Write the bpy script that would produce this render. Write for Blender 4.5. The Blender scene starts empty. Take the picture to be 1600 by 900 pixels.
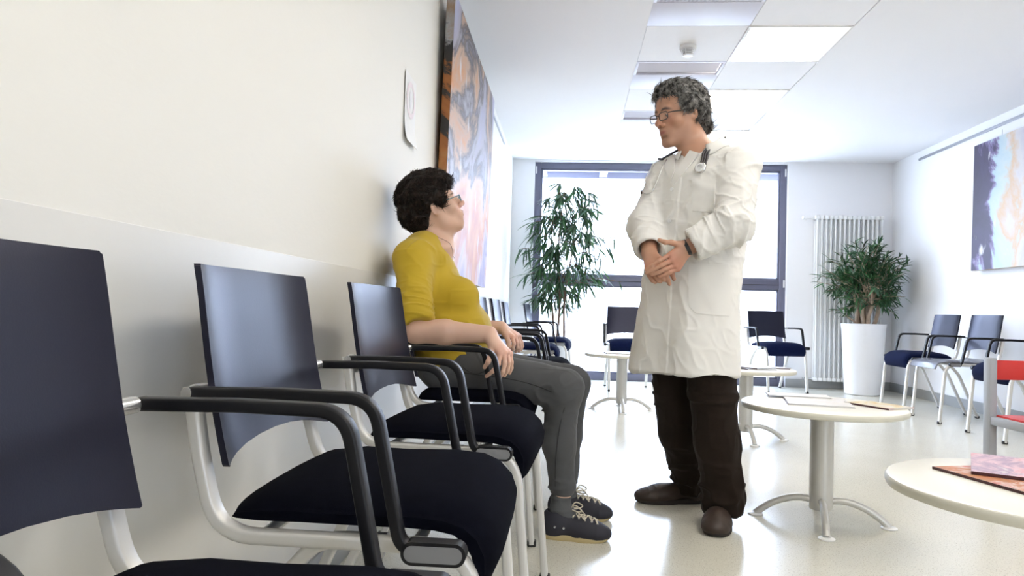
import bpy, bmesh, math, random
import numpy as np
from mathutils import Vector, Matrix, Euler

C = bpy.context.scene.collection
SC = bpy.context.scene
random.seed(7)
rng = np.random.default_rng(7)
PI = math.pi
R_ = math.radians

# ------------------------------------------------------------------ camera, world, exposure
cam_d = bpy.data.cameras.new('camera')
cam_d.lens = 25.2
cam_d.sensor_width = 36
cam_d.clip_start = 0.02
cam = bpy.data.objects.new('camera', cam_d)
C.objects.link(cam)
SC.camera = cam
cam.matrix_world = Matrix(((0.99653971, -0.02553767, 0.0790976, 0),
                           (0.07829203, -0.03113888, -0.99644404, 0),
                           (0.02790987, 0.99918877, -0.02903173, 0.833),
                           (0, 0, 0, 1)))
SC.view_settings.view_transform = 'Standard'
SC.view_settings.look = 'None'
SC.view_settings.gamma = 1
SC.view_settings.exposure = 0.72

world = bpy.data.worlds.new('sky')
SC.world = world
world.use_nodes = True
wn = world.node_tree.nodes
wl = world.node_tree.links
bg = wn['Background']
SKY_STRENGTH = 10.0
bg.inputs[0].default_value = (0.64, 0.77, 1.0, 1)      # bright overcast sky
bg.inputs[1].default_value = SKY_STRENGTH
LAMP = 8.5                                             # ceiling panels
LAMP_COL = (1.0, 0.94, 0.85)

# portal in the window opening: guides sky light into the room
pd = bpy.data.lights.new('window_portal', 'AREA')
pd.shape = 'RECTANGLE'
pd.size, pd.size_y = 3.0, 2.6
pd.cycles.is_portal = True
po = bpy.data.objects.new('window_portal', pd)
C.objects.link(po)
po.location = (1.06, 8.80, 1.31)
po.rotation_euler = (R_(-90), 0, 0)
po2 = po.copy(); po2.data = pd.copy(); C.objects.link(po2)  # second portal, for the added fill window behind the camera
po2.data.size, po2.data.size_y = 1.2, 1.4
po2.location = (2.8, -3.72, 1.6); po2.rotation_euler = (R_(90), 0, 0)

# ------------------------------------------------------------------ materials
def new_mat(name):
    m = bpy.data.materials.new(name)
    m.use_nodes = True
    return m, m.node_tree.nodes, m.node_tree.links, m.node_tree.nodes['Principled BSDF']

def mat(name, col, rough=0.5, metal=0.0, var=0.06, vscale=8.0, bump=0.0, bscale=200.0, sheen=0.0, coat=0.0, spec=0.5, sub=0.0):
    """plain procedural material: base colour with gentle noise variation and optional fine bump"""
    m, n, l, b = new_mat(name)
    tc = n.new('ShaderNodeTexCoord')
    nz = n.new('ShaderNodeTexNoise'); nz.inputs['Scale'].default_value = vscale; nz.inputs['Detail'].default_value = 4
    l.new(tc.outputs['Object'], nz.inputs['Vector'])
    mx = n.new('ShaderNodeMix'); mx.data_type = 'RGBA'
    l.new(nz.outputs['Fac'], mx.inputs['Factor'])
    lo = [max(0, c * (1 - var)) for c in col]; hi = [min(1, c * (1 + var)) for c in col]
    mx.inputs['A'].default_value = (*lo, 1); mx.inputs['B'].default_value = (*hi, 1)
    l.new(mx.outputs['Result'], b.inputs['Base Color'])
    b.inputs['Roughness'].default_value = rough
    b.inputs['Metallic'].default_value = metal
    b.inputs['Specular IOR Level'].default_value = spec
    b.inputs['Sheen Weight'].default_value = sheen
    b.inputs['Coat Weight'].default_value = coat
    if sub:
        b.inputs['Subsurface Weight'].default_value = sub
        b.inputs['Subsurface Radius'].default_value = (0.012, 0.005, 0.003)
        b.inputs['Subsurface Scale'].default_value = 0.6
    if bump:
        n2 = n.new('ShaderNodeTexNoise'); n2.inputs['Scale'].default_value = bscale; n2.inputs['Detail'].default_value = 3
        l.new(tc.outputs['Object'], n2.inputs['Vector'])
        bp = n.new('ShaderNodeBump'); bp.inputs['Strength'].default_value = bump; bp.inputs['Distance'].default_value = 0.002
        l.new(n2.outputs['Fac'], bp.inputs['Height'])
        l.new(bp.outputs['Normal'], b.inputs['Normal'])
    return m

def emit_mat(name, col, s):
    m, n, l, b = new_mat(name)
    b.inputs['Base Color'].default_value = (*col, 1)
    b.inputs['Emission Color'].default_value = (*col, 1)
    b.inputs['Emission Strength'].default_value = s
    return m

def floor_mat():
    m, n, l, b = new_mat('speckled_linoleum')
    tc = n.new('ShaderNodeTexCoord')
    nz = n.new('ShaderNodeTexNoise'); nz.inputs['Scale'].default_value = 3; nz.inputs['Detail'].default_value = 5
    l.new(tc.outputs['Object'], nz.inputs['Vector'])
    base = n.new('ShaderNodeMix'); base.data_type = 'RGBA'
    base.inputs['A'].default_value = (0.62, 0.60, 0.51, 1); base.inputs['B'].default_value = (0.69, 0.67, 0.58, 1)
    l.new(nz.outputs['Fac'], base.inputs['Factor'])
    prev = base.outputs['Result']
    for sc, lo, hi, colr in ((170, 0.64, 0.70, (0.40, 0.38, 0.30)), (260, 0.66, 0.72, (0.24, 0.23, 0.19)), (210, 0.66, 0.72, (0.82, 0.81, 0.74))):
        v = n.new('ShaderNodeTexNoise'); v.inputs['Scale'].default_value = sc; v.inputs['Detail'].default_value = 1
        mp = n.new('ShaderNodeMapping'); mp.inputs['Location'].default_value = (sc, sc * .3, 0)
        l.new(tc.outputs['Object'], mp.inputs['Vector']); l.new(mp.outputs['Vector'], v.inputs['Vector'])
        r = n.new('ShaderNodeMapRange'); r.inputs['From Min'].default_value = lo; r.inputs['From Max'].default_value = hi
        l.new(v.outputs['Fac'], r.inputs['Value'])
        mx = n.new('ShaderNodeMix'); mx.data_type = 'RGBA'
        l.new(r.outputs['Result'], mx.inputs['Factor']); l.new(prev, mx.inputs['A']); mx.inputs['B'].default_value = (*colr, 1)
        prev = mx.outputs['Result']
    l.new(prev, b.inputs['Base Color'])
    b.inputs['Roughness'].default_value = 0.22
    b.inputs['Specular IOR Level'].default_value = 0.6
    n2 = n.new('ShaderNodeTexNoise'); n2.inputs['Scale'].default_value = 90; n2.inputs['Detail'].default_value = 2
    l.new(tc.outputs['Object'], n2.inputs['Vector'])
    bp = n.new('ShaderNodeBump'); bp.inputs['Strength'].default_value = 0.06; bp.inputs['Distance'].default_value = 0.003
    l.new(n2.outputs['Fac'], bp.inputs['Height']); l.new(bp.outputs['Normal'], b.inputs['Normal'])
    return m

def paint_mat(name, col, bump, rough):
    m, n, l, b = new_mat(name)
    tc = n.new('ShaderNodeTexCoord')
    nz = n.new('ShaderNodeTexNoise'); nz.inputs['Scale'].default_value = 1.5; nz.inputs['Detail'].default_value = 5
    l.new(tc.outputs['Object'], nz.inputs['Vector'])
    mx = n.new('ShaderNodeMix'); mx.data_type = 'RGBA'
    mx.inputs['A'].default_value = (*[c * .97 for c in col], 1); mx.inputs['B'].default_value = (*col, 1)
    l.new(nz.outputs['Fac'], mx.inputs['Factor']); l.new(mx.outputs['Result'], b.inputs['Base Color'])
    b.inputs['Roughness'].default_value = rough
    mu = n.new('ShaderNodeTexMusgrave') if False else n.new('ShaderNodeTexNoise')
    mu.inputs['Scale'].default_value = 70; mu.inputs['Detail'].default_value = 3
    mp = n.new('ShaderNodeMapping'); mp.inputs['Scale'].default_value = (1, .45, 1)
    l.new(tc.outputs['Object'], mp.inputs['Vector']); l.new(mp.outputs['Vector'], mu.inputs['Vector'])
    bp = n.new('ShaderNodeBump'); bp.inputs['Strength'].default_value = bump; bp.inputs['Distance'].default_value = 0.004
    l.new(mu.outputs['Fac'], bp.inputs['Height']); l.new(bp.outputs['Normal'], b.inputs['Normal'])
    return m

def glass_mat():
    m, n, l, b = new_mat('window_glass')
    b.inputs['Base Color'].default_value = (1, 1, 1, 1)
    b.inputs['Roughness'].default_value = 0.0
    b.inputs['IOR'].default_value = 1.45
    b.inputs['Transmission Weight'].default_value = 1.0
    tr = n.new('ShaderNodeBsdfTransparent'); mx = n.new('ShaderNodeMixShader'); mx.inputs[0].default_value = 0.05
    gl = n.new('ShaderNodeBsdfGlossy'); gl.inputs['Roughness'].default_value = 0.02
    l.new(tr.outputs[0], mx.inputs[1]); l.new(gl.outputs[0], mx.inputs[2])
    l.new(mx.outputs[0], n['Material Output'].inputs['Surface'])
    return m

def painting_mat(name, axis, scale, stops, seed, rot, grad=0.0, gax='Z'):
    """abstract brushwork: warped noise through a colour ramp, with darker streaks"""
    m, n, l, b = new_mat(name)
    tc = n.new('ShaderNodeTexCoord')
    mp = n.new('ShaderNodeMapping'); mp.inputs['Location'].default_value = (seed, seed * .7, seed * .3)
    mp.inputs['Rotation'].default_value = rot; mp.inputs['Scale'].default_value = scale
    l.new(tc.outputs['Object'], mp.inputs['Vector'])
    w = n.new('ShaderNodeTexNoise'); w.inputs['Scale'].default_value = 1.3; w.inputs['Detail'].default_value = 7; w.inputs['Roughness'].default_value = .62; w.inputs['Distortion'].default_value = 1.2
    l.new(mp.outputs['Vector'], w.inputs['Vector'])
    cr = n.new('ShaderNodeValToRGB')
    e = cr.color_ramp.elements
    e[0].position, e[0].color = stops[0][0], (*stops[0][1], 1)
    e[1].position, e[1].color = stops[-1][0], (*stops[-1][1], 1)
    for p, c in stops[1:-1]:
        q = e.new(p); q.color = (*c, 1)
    sx = n.new('ShaderNodeSeparateXYZ'); l.new(tc.outputs['Object'], sx.inputs[0])
    gr = n.new('ShaderNodeMath'); gr.operation = 'MULTIPLY_ADD'; gr.inputs[1].default_value = grad
    l.new(sx.outputs[gax], gr.inputs[0]); l.new(w.outputs['Fac'], gr.inputs[2])
    l.new(gr.outputs[0], cr.inputs['Fac'])
    s = n.new('ShaderNodeTexNoise'); s.inputs['Scale'].default_value = 5; s.inputs['Detail'].default_value = 6
    mp2 = n.new('ShaderNodeMapping'); mp2.inputs['Scale'].default_value = (1, 1.6, .7); mp2.inputs['Rotation'].default_value = rot
    l.new(tc.outputs['Object'], mp2.inputs['Vector']); l.new(mp2.outputs['Vector'], s.inputs['Vector'])
    r = n.new('ShaderNodeMapRange'); r.inputs['From Min'].default_value = .64; r.inputs['From Max'].default_value = .72
    l.new(s.outputs['Fac'], r.inputs['Value'])
    mx = n.new('ShaderNodeMix'); mx.data_type = 'RGBA'; mx.inputs['B'].default_value = (.60, .58, .60, 1)
    l.new(r.outputs['Result'], mx.inputs['Factor']); l.new(cr.outputs['Color'], mx.inputs['A'])
    l.new(mx.outputs['Result'], b.inputs['Base Color'])
    b.inputs['Roughness'].default_value = .45
    bp = n.new('ShaderNodeBump'); bp.inputs['Strength'].default_value = .4; bp.inputs['Distance'].default_value = .003
    l.new(s.outputs['Fac'], bp.inputs['Height']); l.new(bp.outputs['Normal'], b.inputs['Normal'])
    return m

def attr_mat(name, base, regions, rough=.5, sub=0.0, var=.07, vscale=30, bump=.0, bscale=300):
    """base colour mixed with region colours held in float point attributes (real pigment differences: lips, brows, stubble)"""
    m = mat(name, base, rough, var=var, vscale=vscale, bump=bump, bscale=bscale, sub=sub)
    n, l = m.node_tree.nodes, m.node_tree.links
    b = n['Principled BSDF']
    prev = b.inputs['Base Color'].links[0].from_socket
    for an, colr in regions:
        a = n.new('ShaderNodeAttribute'); a.attribute_name = an
        mx = n.new('ShaderNodeMix'); mx.data_type = 'RGBA'
        l.new(a.outputs['Fac'], mx.inputs['Factor']); l.new(prev, mx.inputs['A']); mx.inputs['B'].default_value = (*colr, 1)
        prev = mx.outputs['Result']
    l.new(prev, b.inputs['Base Color'])
    return m

M = {}
M['floor'] = floor_mat()
M['wall'] = paint_mat('cream_wall_paint', (.84, .825, .77), .10, .6)
M['wall_white'] = paint_mat('white_wall_paint', (.90, .90, .92), .05, .6)
M['dado'] = paint_mat('washable_wall_paint', (.80, .79, .75), .05, .32)
M['ceil'] = paint_mat('ceiling_paint', (.92, .92, .94), .03, .8)
M['tile'] = mat('ceiling_tile', (.92, .92, .94), .8, var=.02, bump=.1, bscale=300)
M['base'] = mat('grey_cove_base', (.36, .37, .37), .4)
M['frame'] = mat('hazed_anthracite_aluminium', (.13, .132, .19), .4)  # violet haze and flare of the bright window mixed into the anthracite
M['gasket'] = mat('black_gasket', (.03, .03, .035), .6)
M['glass'] = glass_mat()
M['white_plastic'] = mat('white_plastic', (.82, .82, .82), .35, var=.02)
M['radiator'] = mat('white_radiator_enamel', (.84, .85, .85), .3, var=.02)
M['lamp'] = emit_mat('lit_diffuser', LAMP_COL, LAMP)
M['vent'] = mat('vent_panel', (.70, .70, .80), .5, var=.02)
M['ventdark'] = mat('vent_slot_inside', (.42, .42, .47), .6)
M['rail'] = mat('aluminium_rail', (.42, .43, .47), .35, metal=.6)
M['silver'] = mat('silver_lacquered_tube', (.66, .65, .62), .34, metal=.25, var=.03)
M['chrome'] = mat('satin_metal', (.70, .70, .70), .25, metal=.9, var=.03)
M['black_arm'] = mat('black_plastic', (.006, .006, .008), .42, var=.1, spec=.35)
M['inlay'] = mat('grey_inlay', (.22, .22, .23), .4)
def tint(m, c): m.node_tree.nodes['Principled BSDF'].inputs['Specular Tint'].default_value = (*c, 1); return m
M['shell'] = tint(mat('dark_violet_black_shell', (.0055, .0055, .012), .34, var=.15, bump=.05, bscale=400), (.72, .74, 1.0))
M['shell_seat'] = mat('glossy_grey_seat_shell', (.16, .17, .21), .25, var=.05)
M['cushion'] = mat('black_navy_upholstery', (.0035, .004, .008), .95, var=.35, vscale=40, bump=.35, bscale=900, sheen=.0, spec=.04)
M['cushion_glare'] = mat('glare_tinted_upholstery', (.004, .008, .035), .9, var=.3, vscale=40, bump=.3, bscale=900, sheen=.02, spec=.06)  # same fabric as the near seats, with overexposure blue put into the colour
M['rubber'] = mat('black_rubber', (.015, .015, .015), .7)
M['table'] = mat('cream_laminate', (.84, .82, .74), .28, var=.02)
M['table_edge'] = mat('cream_edge_band', (.70, .68, .58), .4, var=.03)
M['post'] = mat('silver_table_post', (.62, .61, .58), .36, metal=.35, var=.03)
M['pot'] = mat('white_glazed_pot', (.82, .83, .86), .25, var=.02)
M['soil'] = mat('bark_mulch', (.16, .075, .04), .9, var=.5, vscale=60, bump=.8, bscale=80)
M['bark'] = mat('pale_bark', (.42, .32, .24), .8, var=.35, vscale=30, bump=.5, bscale=60)
M['bark_dark'] = mat('brown_bark', (.17, .11, .08), .8, var=.35, vscale=30, bump=.5, bscale=60)
M['leaf'] = mat('dark_green_leaf', (.028, .085, .035), .4, var=.5, vscale=6)
M['leaf2'] = mat('mid_green_leaf', (.05, .15, .05), .4, var=.4, vscale=6)
M['red'] = mat('red_laminate', (.62, .03, .025), .35, var=.05)
M['grey_wood'] = mat('grey_painted_wood', (.36, .38, .41), .5, var=.08, bump=.1, bscale=120)
M['paper'] = mat('white_paper', (.84, .84, .83), .6, var=.02)
M['pink'] = mat('pale_pink_print', (.84, .74, .77), .6, var=.05)
M['greyprint'] = mat('pale_grey_print', (.78, .78, .82), .6, var=.05)

# ------------------------------------------------------------------ object helpers
def link_mesh(name, verts, faces, material, parent=None, smooth=None, loc=None):
    me = bpy.data.meshes.new(name)
    me.from_pydata([tuple(v) for v in verts], [], [tuple(f) for f in faces])
    me.validate()
    me.update()
    if material: me.materials.append(material)
    if smooth is not None:
        me.polygons.foreach_set('use_smooth', [True] * len(me.polygons))
        if smooth < 179: me.set_sharp_from_angle(angle=R_(smooth))
    o = bpy.data.objects.new(name, me)
    C.objects.link(o)
    if parent: o.parent = parent
    if loc: o.location = loc
    return o

class MB:
    """collects simple shapes, then links them as one mesh object"""
    def __init__(s): s.v = []; s.f = []
    def add(s, v, f):
        n = len(s.v); s.v += [tuple(p) for p in v]; s.f += [tuple(i + n for i in q) for q in f]; return s
    def box(s, lo, hi):
        x0, y0, z0 = lo; x1, y1, z1 = hi
        return s.add([(x0, y0, z0), (x1, y0, z0), (x1, y1, z0), (x0, y1, z0), (x0, y0, z1), (x1, y0, z1), (x1, y1, z1), (x0, y1, z1)],
                     [(0, 3, 2, 1), (4, 5, 6, 7), (0, 1, 5, 4), (1, 2, 6, 5), (2, 3, 7, 6), (3, 0, 4, 7)])
    def rbox(s, lo, hi, r=.004, seg=2):
        bm = bmesh.new(); bmesh.ops.create_cube(bm, size=1)
        for v in bm.verts:
            v.co = Vector([(lo[i] + hi[i]) / 2 + v.co[i] * (hi[i] - lo[i]) for i in range(3)])
        bmesh.ops.bevel(bm, geom=bm.edges[:], offset=r, segments=seg, affect='EDGES', profile=.5)
        bm.verts.index_update()
        s.add([v.co[:] for v in bm.verts], [[v.index for v in f.verts] for f in bm.faces]); bm.free(); return s
    def sweep(s, path, prof, closed_caps=True, up=(0, 1, 0)):
        """sweep a 2-D profile (a along 'side', b along 'up') on a path; prof may be a list of profiles, one per path point"""
        P = [Vector(p) for p in path]; n = len(P)
        multi = isinstance(prof[0][0], (list, tuple))
        k = len(prof[0]) if multi else len(prof)
        vs = []
        upv = Vector(up)
        for i in range(n):
            t = (P[min(i + 1, n - 1)] - P[max(i - 1, 0)]).normalized()
            side = upv.cross(t)
            if side.length < 1e-5: side = Vector((1, 0, 0)).cross(t)
            side.normalize(); u2 = t.cross(side).normalized()
            for a, b in (prof[i] if multi else prof):
                vs.append(P[i] + side * a + u2 * b)
        fs = []
        for i in range(n - 1):
            for j in range(k):
                fs.append((i * k + j, i * k + (j + 1) % k, (i + 1) * k + (j + 1) % k, (i + 1) * k + j))
        if closed_caps:
            fs.append(tuple(range(k - 1, -1, -1))); fs.append(tuple((n - 1) * k + j for j in range(k)))
        return s.add(vs, fs)
    def tube(s, path, r, k=10):
        """round tube with parallel-transported frame; r scalar or per-point"""
        P = [Vector(p) for p in path]; n = len(P)
        rr = r if isinstance(r, (list, tuple)) else [r] * n
        t0 = (P[1] - P[0]).normalized()
        a = Vector((0, 0, 1)) if abs(t0.z) < .9 else Vector((1, 0, 0))
        side = a.cross(t0).normalized()
        vs = []
        for i in range(n):
            t = (P[min(i + 1, n - 1)] - P[max(i - 1, 0)]).normalized()
            side = (side - t * side.dot(t)).normalized(); u2 = t.cross(side)
            for j in range(k):
                q = 2 * PI * j / k
                vs.append(P[i] + side * (math.cos(q) * rr[i]) + u2 * (math.sin(q) * rr[i]))
        fs = []
        for i in range(n - 1):
            for j in range(k):
                fs.append((i * k + j, i * k + (j + 1) % k, (i + 1) * k + (j + 1) % k, (i + 1) * k + j))
        fs.append(tuple(range(k - 1, -1, -1))); fs.append(tuple((n - 1) * k + j for j in range(k)))
        return s.add(vs, fs)
    def lathe(s, prof, c=(0, 0, 0), k=32):
        vs = []; fs = []
        n = len(prof)
        for r, z in prof:
            for j in range(k):
                q = 2 * PI * j / k; vs.append((c[0] + r * math.cos(q), c[1] + r * math.sin(q), c[2] + z))
        for i in range(n - 1):
            for j in range(k):
                fs.append((i * k + j, i * k + (j + 1) % k, (i + 1) * k + (j + 1) % k, (i + 1) * k + j))
        fs.append(tuple(range(k - 1, -1, -1))); fs.append(tuple((n - 1) * k + j for j in range(k)))
        return s.add(vs, fs)
    def build(s, name, material, parent=None, smooth=35):
        return link_mesh(name, s.v, s.f, material, parent, smooth)

def rrect(a, b, r, seg=3):
    """rounded rectangle profile of half sizes a, b"""
    out = []
    for cx, cy, q in ((a - r, b - r, 0), (-a + r, b - r, 90), (-a + r, -b + r, 180), (a - r, -b + r, 270)):
        for i in range(seg + 1):
            t = R_(q + 90 * i / seg); out.append((cx + r * math.cos(t), cy + r * math.sin(t)))
    return out

def rounded(pts, rad, seg=7):
    """polyline with rounded corners; rad scalar or list for inner points"""
    P = [Vector(p) for p in pts]; out = [P[0]]
    for i in range(1, len(P) - 1):
        r = rad[i - 1] if isinstance(rad, (list, tuple)) else rad
        a = (P[i - 1] - P[i]); b = (P[i + 1] - P[i])
        la, lb = a.length, b.length; a.normalize(); b.normalize()
        ang = a.angle(b); d = min(r / math.tan(ang / 2), la * .49, lb * .49)
        p0 = P[i] + a * d; p1 = P[i] + b * d
        for k in range(seg + 1):
            t = k / seg; out.append(p0 * (1 - t) ** 2 + P[i] * 2 * t * (1 - t) + p1 * t ** 2)
    out.append(P[-1]); return out

def spline(pts, n=8):
    """Catmull-Rom through points"""
    P = [Vector(p) for p in pts]; P = [P[0] * 2 - P[1]] + P + [P[-1] * 2 - P[-2]]
    out = []
    for i in range(1, len(P) - 2):
        for k in range(n):
            t = k / n; a, b, c, d = P[i - 1], P[i], P[i + 1], P[i + 2]
            out.append(.5 * ((2 * b) + (c - a) * t + (2 * a - 5 * b + 4 * c - d) * t * t + (3 * b - a - 3 * c + d) * t ** 3))
    out.append(P[-2]); return out

def tag(o, label=None, cat=None, group=None, kind=None):
    if label: o['label'] = label
    if cat: o['category'] = cat
    if group: o['group'] = group
    if kind: o['kind'] = kind
    return o

def thing(name, label, cat, loc=(0, 0, 0), rz=0.0, group=None):
    o = bpy.data.objects.new(name, None); C.objects.link(o)
    o.empty_display_size = .05
    o.location = loc; o.rotation_euler = (0, 0, rz)
    return tag(o, label, cat, group)

def struct(name, mb, m, smooth=35, parent=None):
    o = mb.build(name, m, parent, smooth)
    if parent is None: o['kind'] = 'structure'
    return o

def kids(o): return [c for c in CH.get(o.name, [])]
CH = {}
def copy_tree(o, parent=None):
    c = o.copy(); C.objects.link(c)
    if parent: c.parent = parent
    for ch in list(o.children): copy_tree(ch, c)
    return c

# ------------------------------------------------------------------ room shell
XL, XR, YF, YB, ZC = -.72, 3.77, 8.72, -3.6, 2.67
T = .25
struct('floor', MB().box((XL - T, YB - T, -.2), (XR + T, YF + T, 0)), M['floor'])
wl_o = struct('wall_left', MB().box((XL - T, YB, 0), (XL, YF, ZC + .3)), M['wall'])
dd = struct('dado', MB().rbox((XL - .002, YB + .001, .0), (XL + .003, YF - .001, .955), .0012, 1), M['dado'], parent=wl_o)
dd['label'] = 'smoother greyer washable band on the lower wall'
struct('wall_right', MB().box((XR, YB, 0), (XR + T, YF, ZC + .3)), M['wall_white'])
BX0, BX1, BZ0, BZ1 = 2.2, 3.4, .9, 2.3  # opening for the added fill window
struct('wall_back', MB().box((XL - T, YB - T, 0), (BX0, YB, ZC + .3)).box((BX1, YB - T, 0), (XR + T, YB, ZC + .3)).box((BX0, YB - T, 0), (BX1, YB, BZ0)).box((BX0, YB - T, BZ1), (BX1, YB, ZC + .3)), M['wall'])
WX0, WX1, WZ = -.45, 2.57, 2.645
wf = MB().box((XL - T, YF, 0), (WX0, YF + T, ZC + .3)).box((WX1, YF, 0), (XR + T, YF + T, ZC + .3)).box((WX0, YF, WZ), (WX1, YF + T, ZC + .3))
struct('wall_far', wf, M['wall_white'])
# baseboards
struct('baseboard_left', MB().rbox((XL + .003, YB, 0), (XL + .012, YF, .10), .003), M['base'])
struct('baseboard_right', MB().rbox((XR - .012, YB, 0), (XR, YF, .10), .003), M['base'])
struct('baseboard_far', MB().rbox((XL, YF - .012, 0), (WX0, YF, .10), .003).rbox((WX1, YF - .012, 0), (XR, YF, .10), .003), M['base'])
# ceiling: two plain fields, a strip of tiles between them
CX0, CX1, CX2 = .455, 1.103, 1.75
MOD = .655; Y0 = 4.61
CY0 = Y0 - 12 * MOD; CY1 = Y0 + 5 * MOD
cm = MB().box((XL - T, YB - T, ZC), (CX0, YF + T, ZC + .25)).box((CX2, YB - T, ZC), (XR + T, YF + T, ZC + .25)).box((CX0, CY1, ZC), (CX2, YF + T, ZC + .25))
cm.box((CX0, YB - T, ZC + .15), (CX2, CY1, ZC + .25)).box((CX0, YB - T, ZC), (CX2, CY0, ZC + .15))
ceil = struct('ceiling', cm, M['ceil'])
LAMPS_Y = []
def tile(x0, x1, y0, y1):
    o = MB().rbox((x0 + .003, y0 + .003, ZC + .004), (x1 - .003, y1 - .003, ZC + .024), .003, 1).build('ceiling_tile', M['tile'], ceil)
LAMP_LABEL = {0: 'large lit square ceiling panel nearer the camera, right of the smoke detector',
              2: 'lit square ceiling panel just behind the grey-haired man\'s head',
              4: 'farthest lit ceiling panel, near the window end of the tile strip'}
VENT_LABEL = {-1: 'ceiling air vent with perforated grille at the top edge, nearest of the row',
              1: 'ceiling air vent directly beyond the smoke detector',
              3: 'ceiling air vent low behind the man\'s forehead, farthest of the row'}
for k in range(-12, 5):
    ya, yb = Y0 + k * MOD, Y0 + (k + 1) * MOD
    # right column: lamps on even bays
    if k % 2 == 0:
        t = thing('ceiling_light', LAMP_LABEL.get(k, ['first','second','third','fourth','fifth','sixth'][k // -2 - 1] + ' lit ceiling panel behind the camera, counted from the tile strip in view'), 'lamp', ((CX1 + CX2) / 2, (ya + yb) / 2, ZC + .002), 0, 'ceiling light panels')
        h = MOD / 2 - .004
        MB().rbox((-h, -h, -.004), (h, -h + .018, .03), .002).rbox((-h, h - .018, -.004), (h, h, .03), .002).rbox((-h, -h + .018, -.004), (-h + .018, h - .018, .03), .002).rbox((h - .018, -h + .018, -.004), (h, h - .018, .03), .002).build('lamp_frame', M['white_plastic'], t)
        MB().box((-h + .018, -h + .018, .006), (h - .018, h - .018, .012)).build('diffuser', M['lamp'], t)
    else:
        tile(CX1, CX2, ya, yb)
    # left column: vents on odd bays
    if k % 2 == 1 and k >= -1:
        t = thing('ceiling_vent', VENT_LABEL[k], 'vent', ((CX0 + CX1) / 2, (ya + yb) / 2, ZC + .002), 0, 'ceiling air vents')
        h = MOD / 2 - .004
        MB().rbox((-h, -.03, 0), (h, h, .02), .002).rbox((-h, -h, 0), (h, -h + .02, .02), .002).rbox((-h, -h + .02, 0), (-h + .02, -.03, .02), .002).rbox((h - .02, -h + .02, 0), (h, -.03, .02), .002).build('vent_panel', M['vent'], t)
        MB().box((-h + .02, -h + .02, .09), (h - .02, -.03, .1)).box((-h + .02, -.04, .02), (h - .02, -.03, .09)).build('vent_duct', M['ventdark'], t)
        if k == -1:
            g = MB(); n = 26
            for i in range(n):
                x = -h + .02 + (2 * h - .04) * (i + .5) / n; g.box((x - .004, -h + .02, .004), (x + .004, -.03, .008))
            for i in range(12):
                y = -h + .02 + (h - .05) * (i + .5) / 12; g.box((-h + .02, y - .004, .0035), (h - .02, y + .004, .0085))
            tag(g.build('grille', M['vent'], t, None), kind='stuff')
        else:
            for i in range(3):
                y = -h + .06 + i * .09
                MB().sweep([(-h + .02, y, .03), (h - .02, y, .03)], [(-.03, .012), (-.03, .014), (.03, -.012), (.03, -.014)], up=(0, 0, 1)).build('vent_blade', M['vent'], t)
    elif k < 0 and k % 2 == 1:
        tile(CX0, CX1, ya, yb)
    else:
        tile(CX0, CX1, ya, yb)
# smoke detector on the tile between the vents
sd = thing('smoke_detector', 'small round white smoke detector on a ceiling tile', 'smoke detector', (.775, 4.96, ZC + .004))
MB().lathe([(.02, -.001), (.056, -.001), (.058, -.02), (.052, -.026), (.02, -.026)], k=36).build('mount_base', M['white_plastic'], sd)
MB().lathe([(.01, -.026), (.040, -.026), (.032, -.062), (.012, -.062)], k=28).build('sensor_chamber', M['ventdark'], sd)
for z, r in ((-.032, .045), (-.041, .042), (-.050, .038), (-.059, .033)):
    MB().lathe([(r - .008, z - .002), (r, z - .002), (r, z + .002), (r - .008, z + .002)], k=28).build('louvre_ring', M['white_plastic'], sd)
for a in range(6):
    q = a * PI / 3
    MB().sweep([(.050 * math.cos(q), .050 * math.sin(q), -.024), (.036 * math.cos(q), .036 * math.sin(q), -.066)], rrect(.0025, .003, .001, 1)).build('rib', M['white_plastic'], sd)
MB().lathe([(.001, -.072), (.03, -.070), (.038, -.063), (.03, -.060), (.001, -.060)], k=28).build('sensor_cap', M['white_plastic'], sd)

# ------------------------------------------------------------------ window (full width, transom)
win = thing('window_1', None, None, (0, 0, 0)); win['kind'] = 'structure'
fy0, fy1 = YF + .05, YF + .13
F = .075; TZ0, TZ1 = 1.15, 1.265
def fr(lo, hi, nm='window_frame', m='frame'): return MB().rbox(lo, hi, .004).build(nm, M[m], win)
fr((WX0, fy0, 0), (WX0 + F, fy1, WZ)); fr((WX1 - F, fy0, 0), (WX1, fy1, WZ))
fr((WX0 + F, fy0, WZ - F), (WX1 - F, fy1, WZ)); fr((WX0 + F, fy0, 0), (WX1 - F, fy1, .085), 'window_sill_frame')
fr((WX0 + F, fy0, TZ0), (WX1 - F, fy1, TZ1), 'transom')
MB().rbox((WX0 + F, fy0 - .008, TZ1 - .012), (WX1 - F, fy0 + .004, TZ1), .003).build('transom_lip', M['frame'], win)
MB().rbox((WX0 + F, fy0 - .008, TZ0 + .05), (WX1 - F, fy0 + .004, TZ0 + .056), .002).build('transom_groove', M['gasket'], win)
for za, zb, nm in ((TZ1, WZ - F, 'upper'), (.085, TZ0, 'lower')):
    s = .05
    a0, a1 = WX0 + F, WX1 - F
    sash = MB().rbox((a0, fy0 + .012, za), (a0 + s * .4, fy1 - .012, zb), .003).rbox((a1 - s * .4, fy0 + .012, za), (a1, fy1 - .012, zb), .003).rbox((a0, fy0 + .012, zb - s * .4), (a1, fy1 - .012, zb), .003).rbox((a0, fy0 + .012, za), (a1, fy1 - .012, za + s * .4), .003)
    so = sash.build('sash', M['frame'], win)
    MB().box((a0 + .016, fy0 + .035, za + .016), (a1 - .016, fy0 + .041, zb - .016)).build('pane', M['glass'], so)
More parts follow.
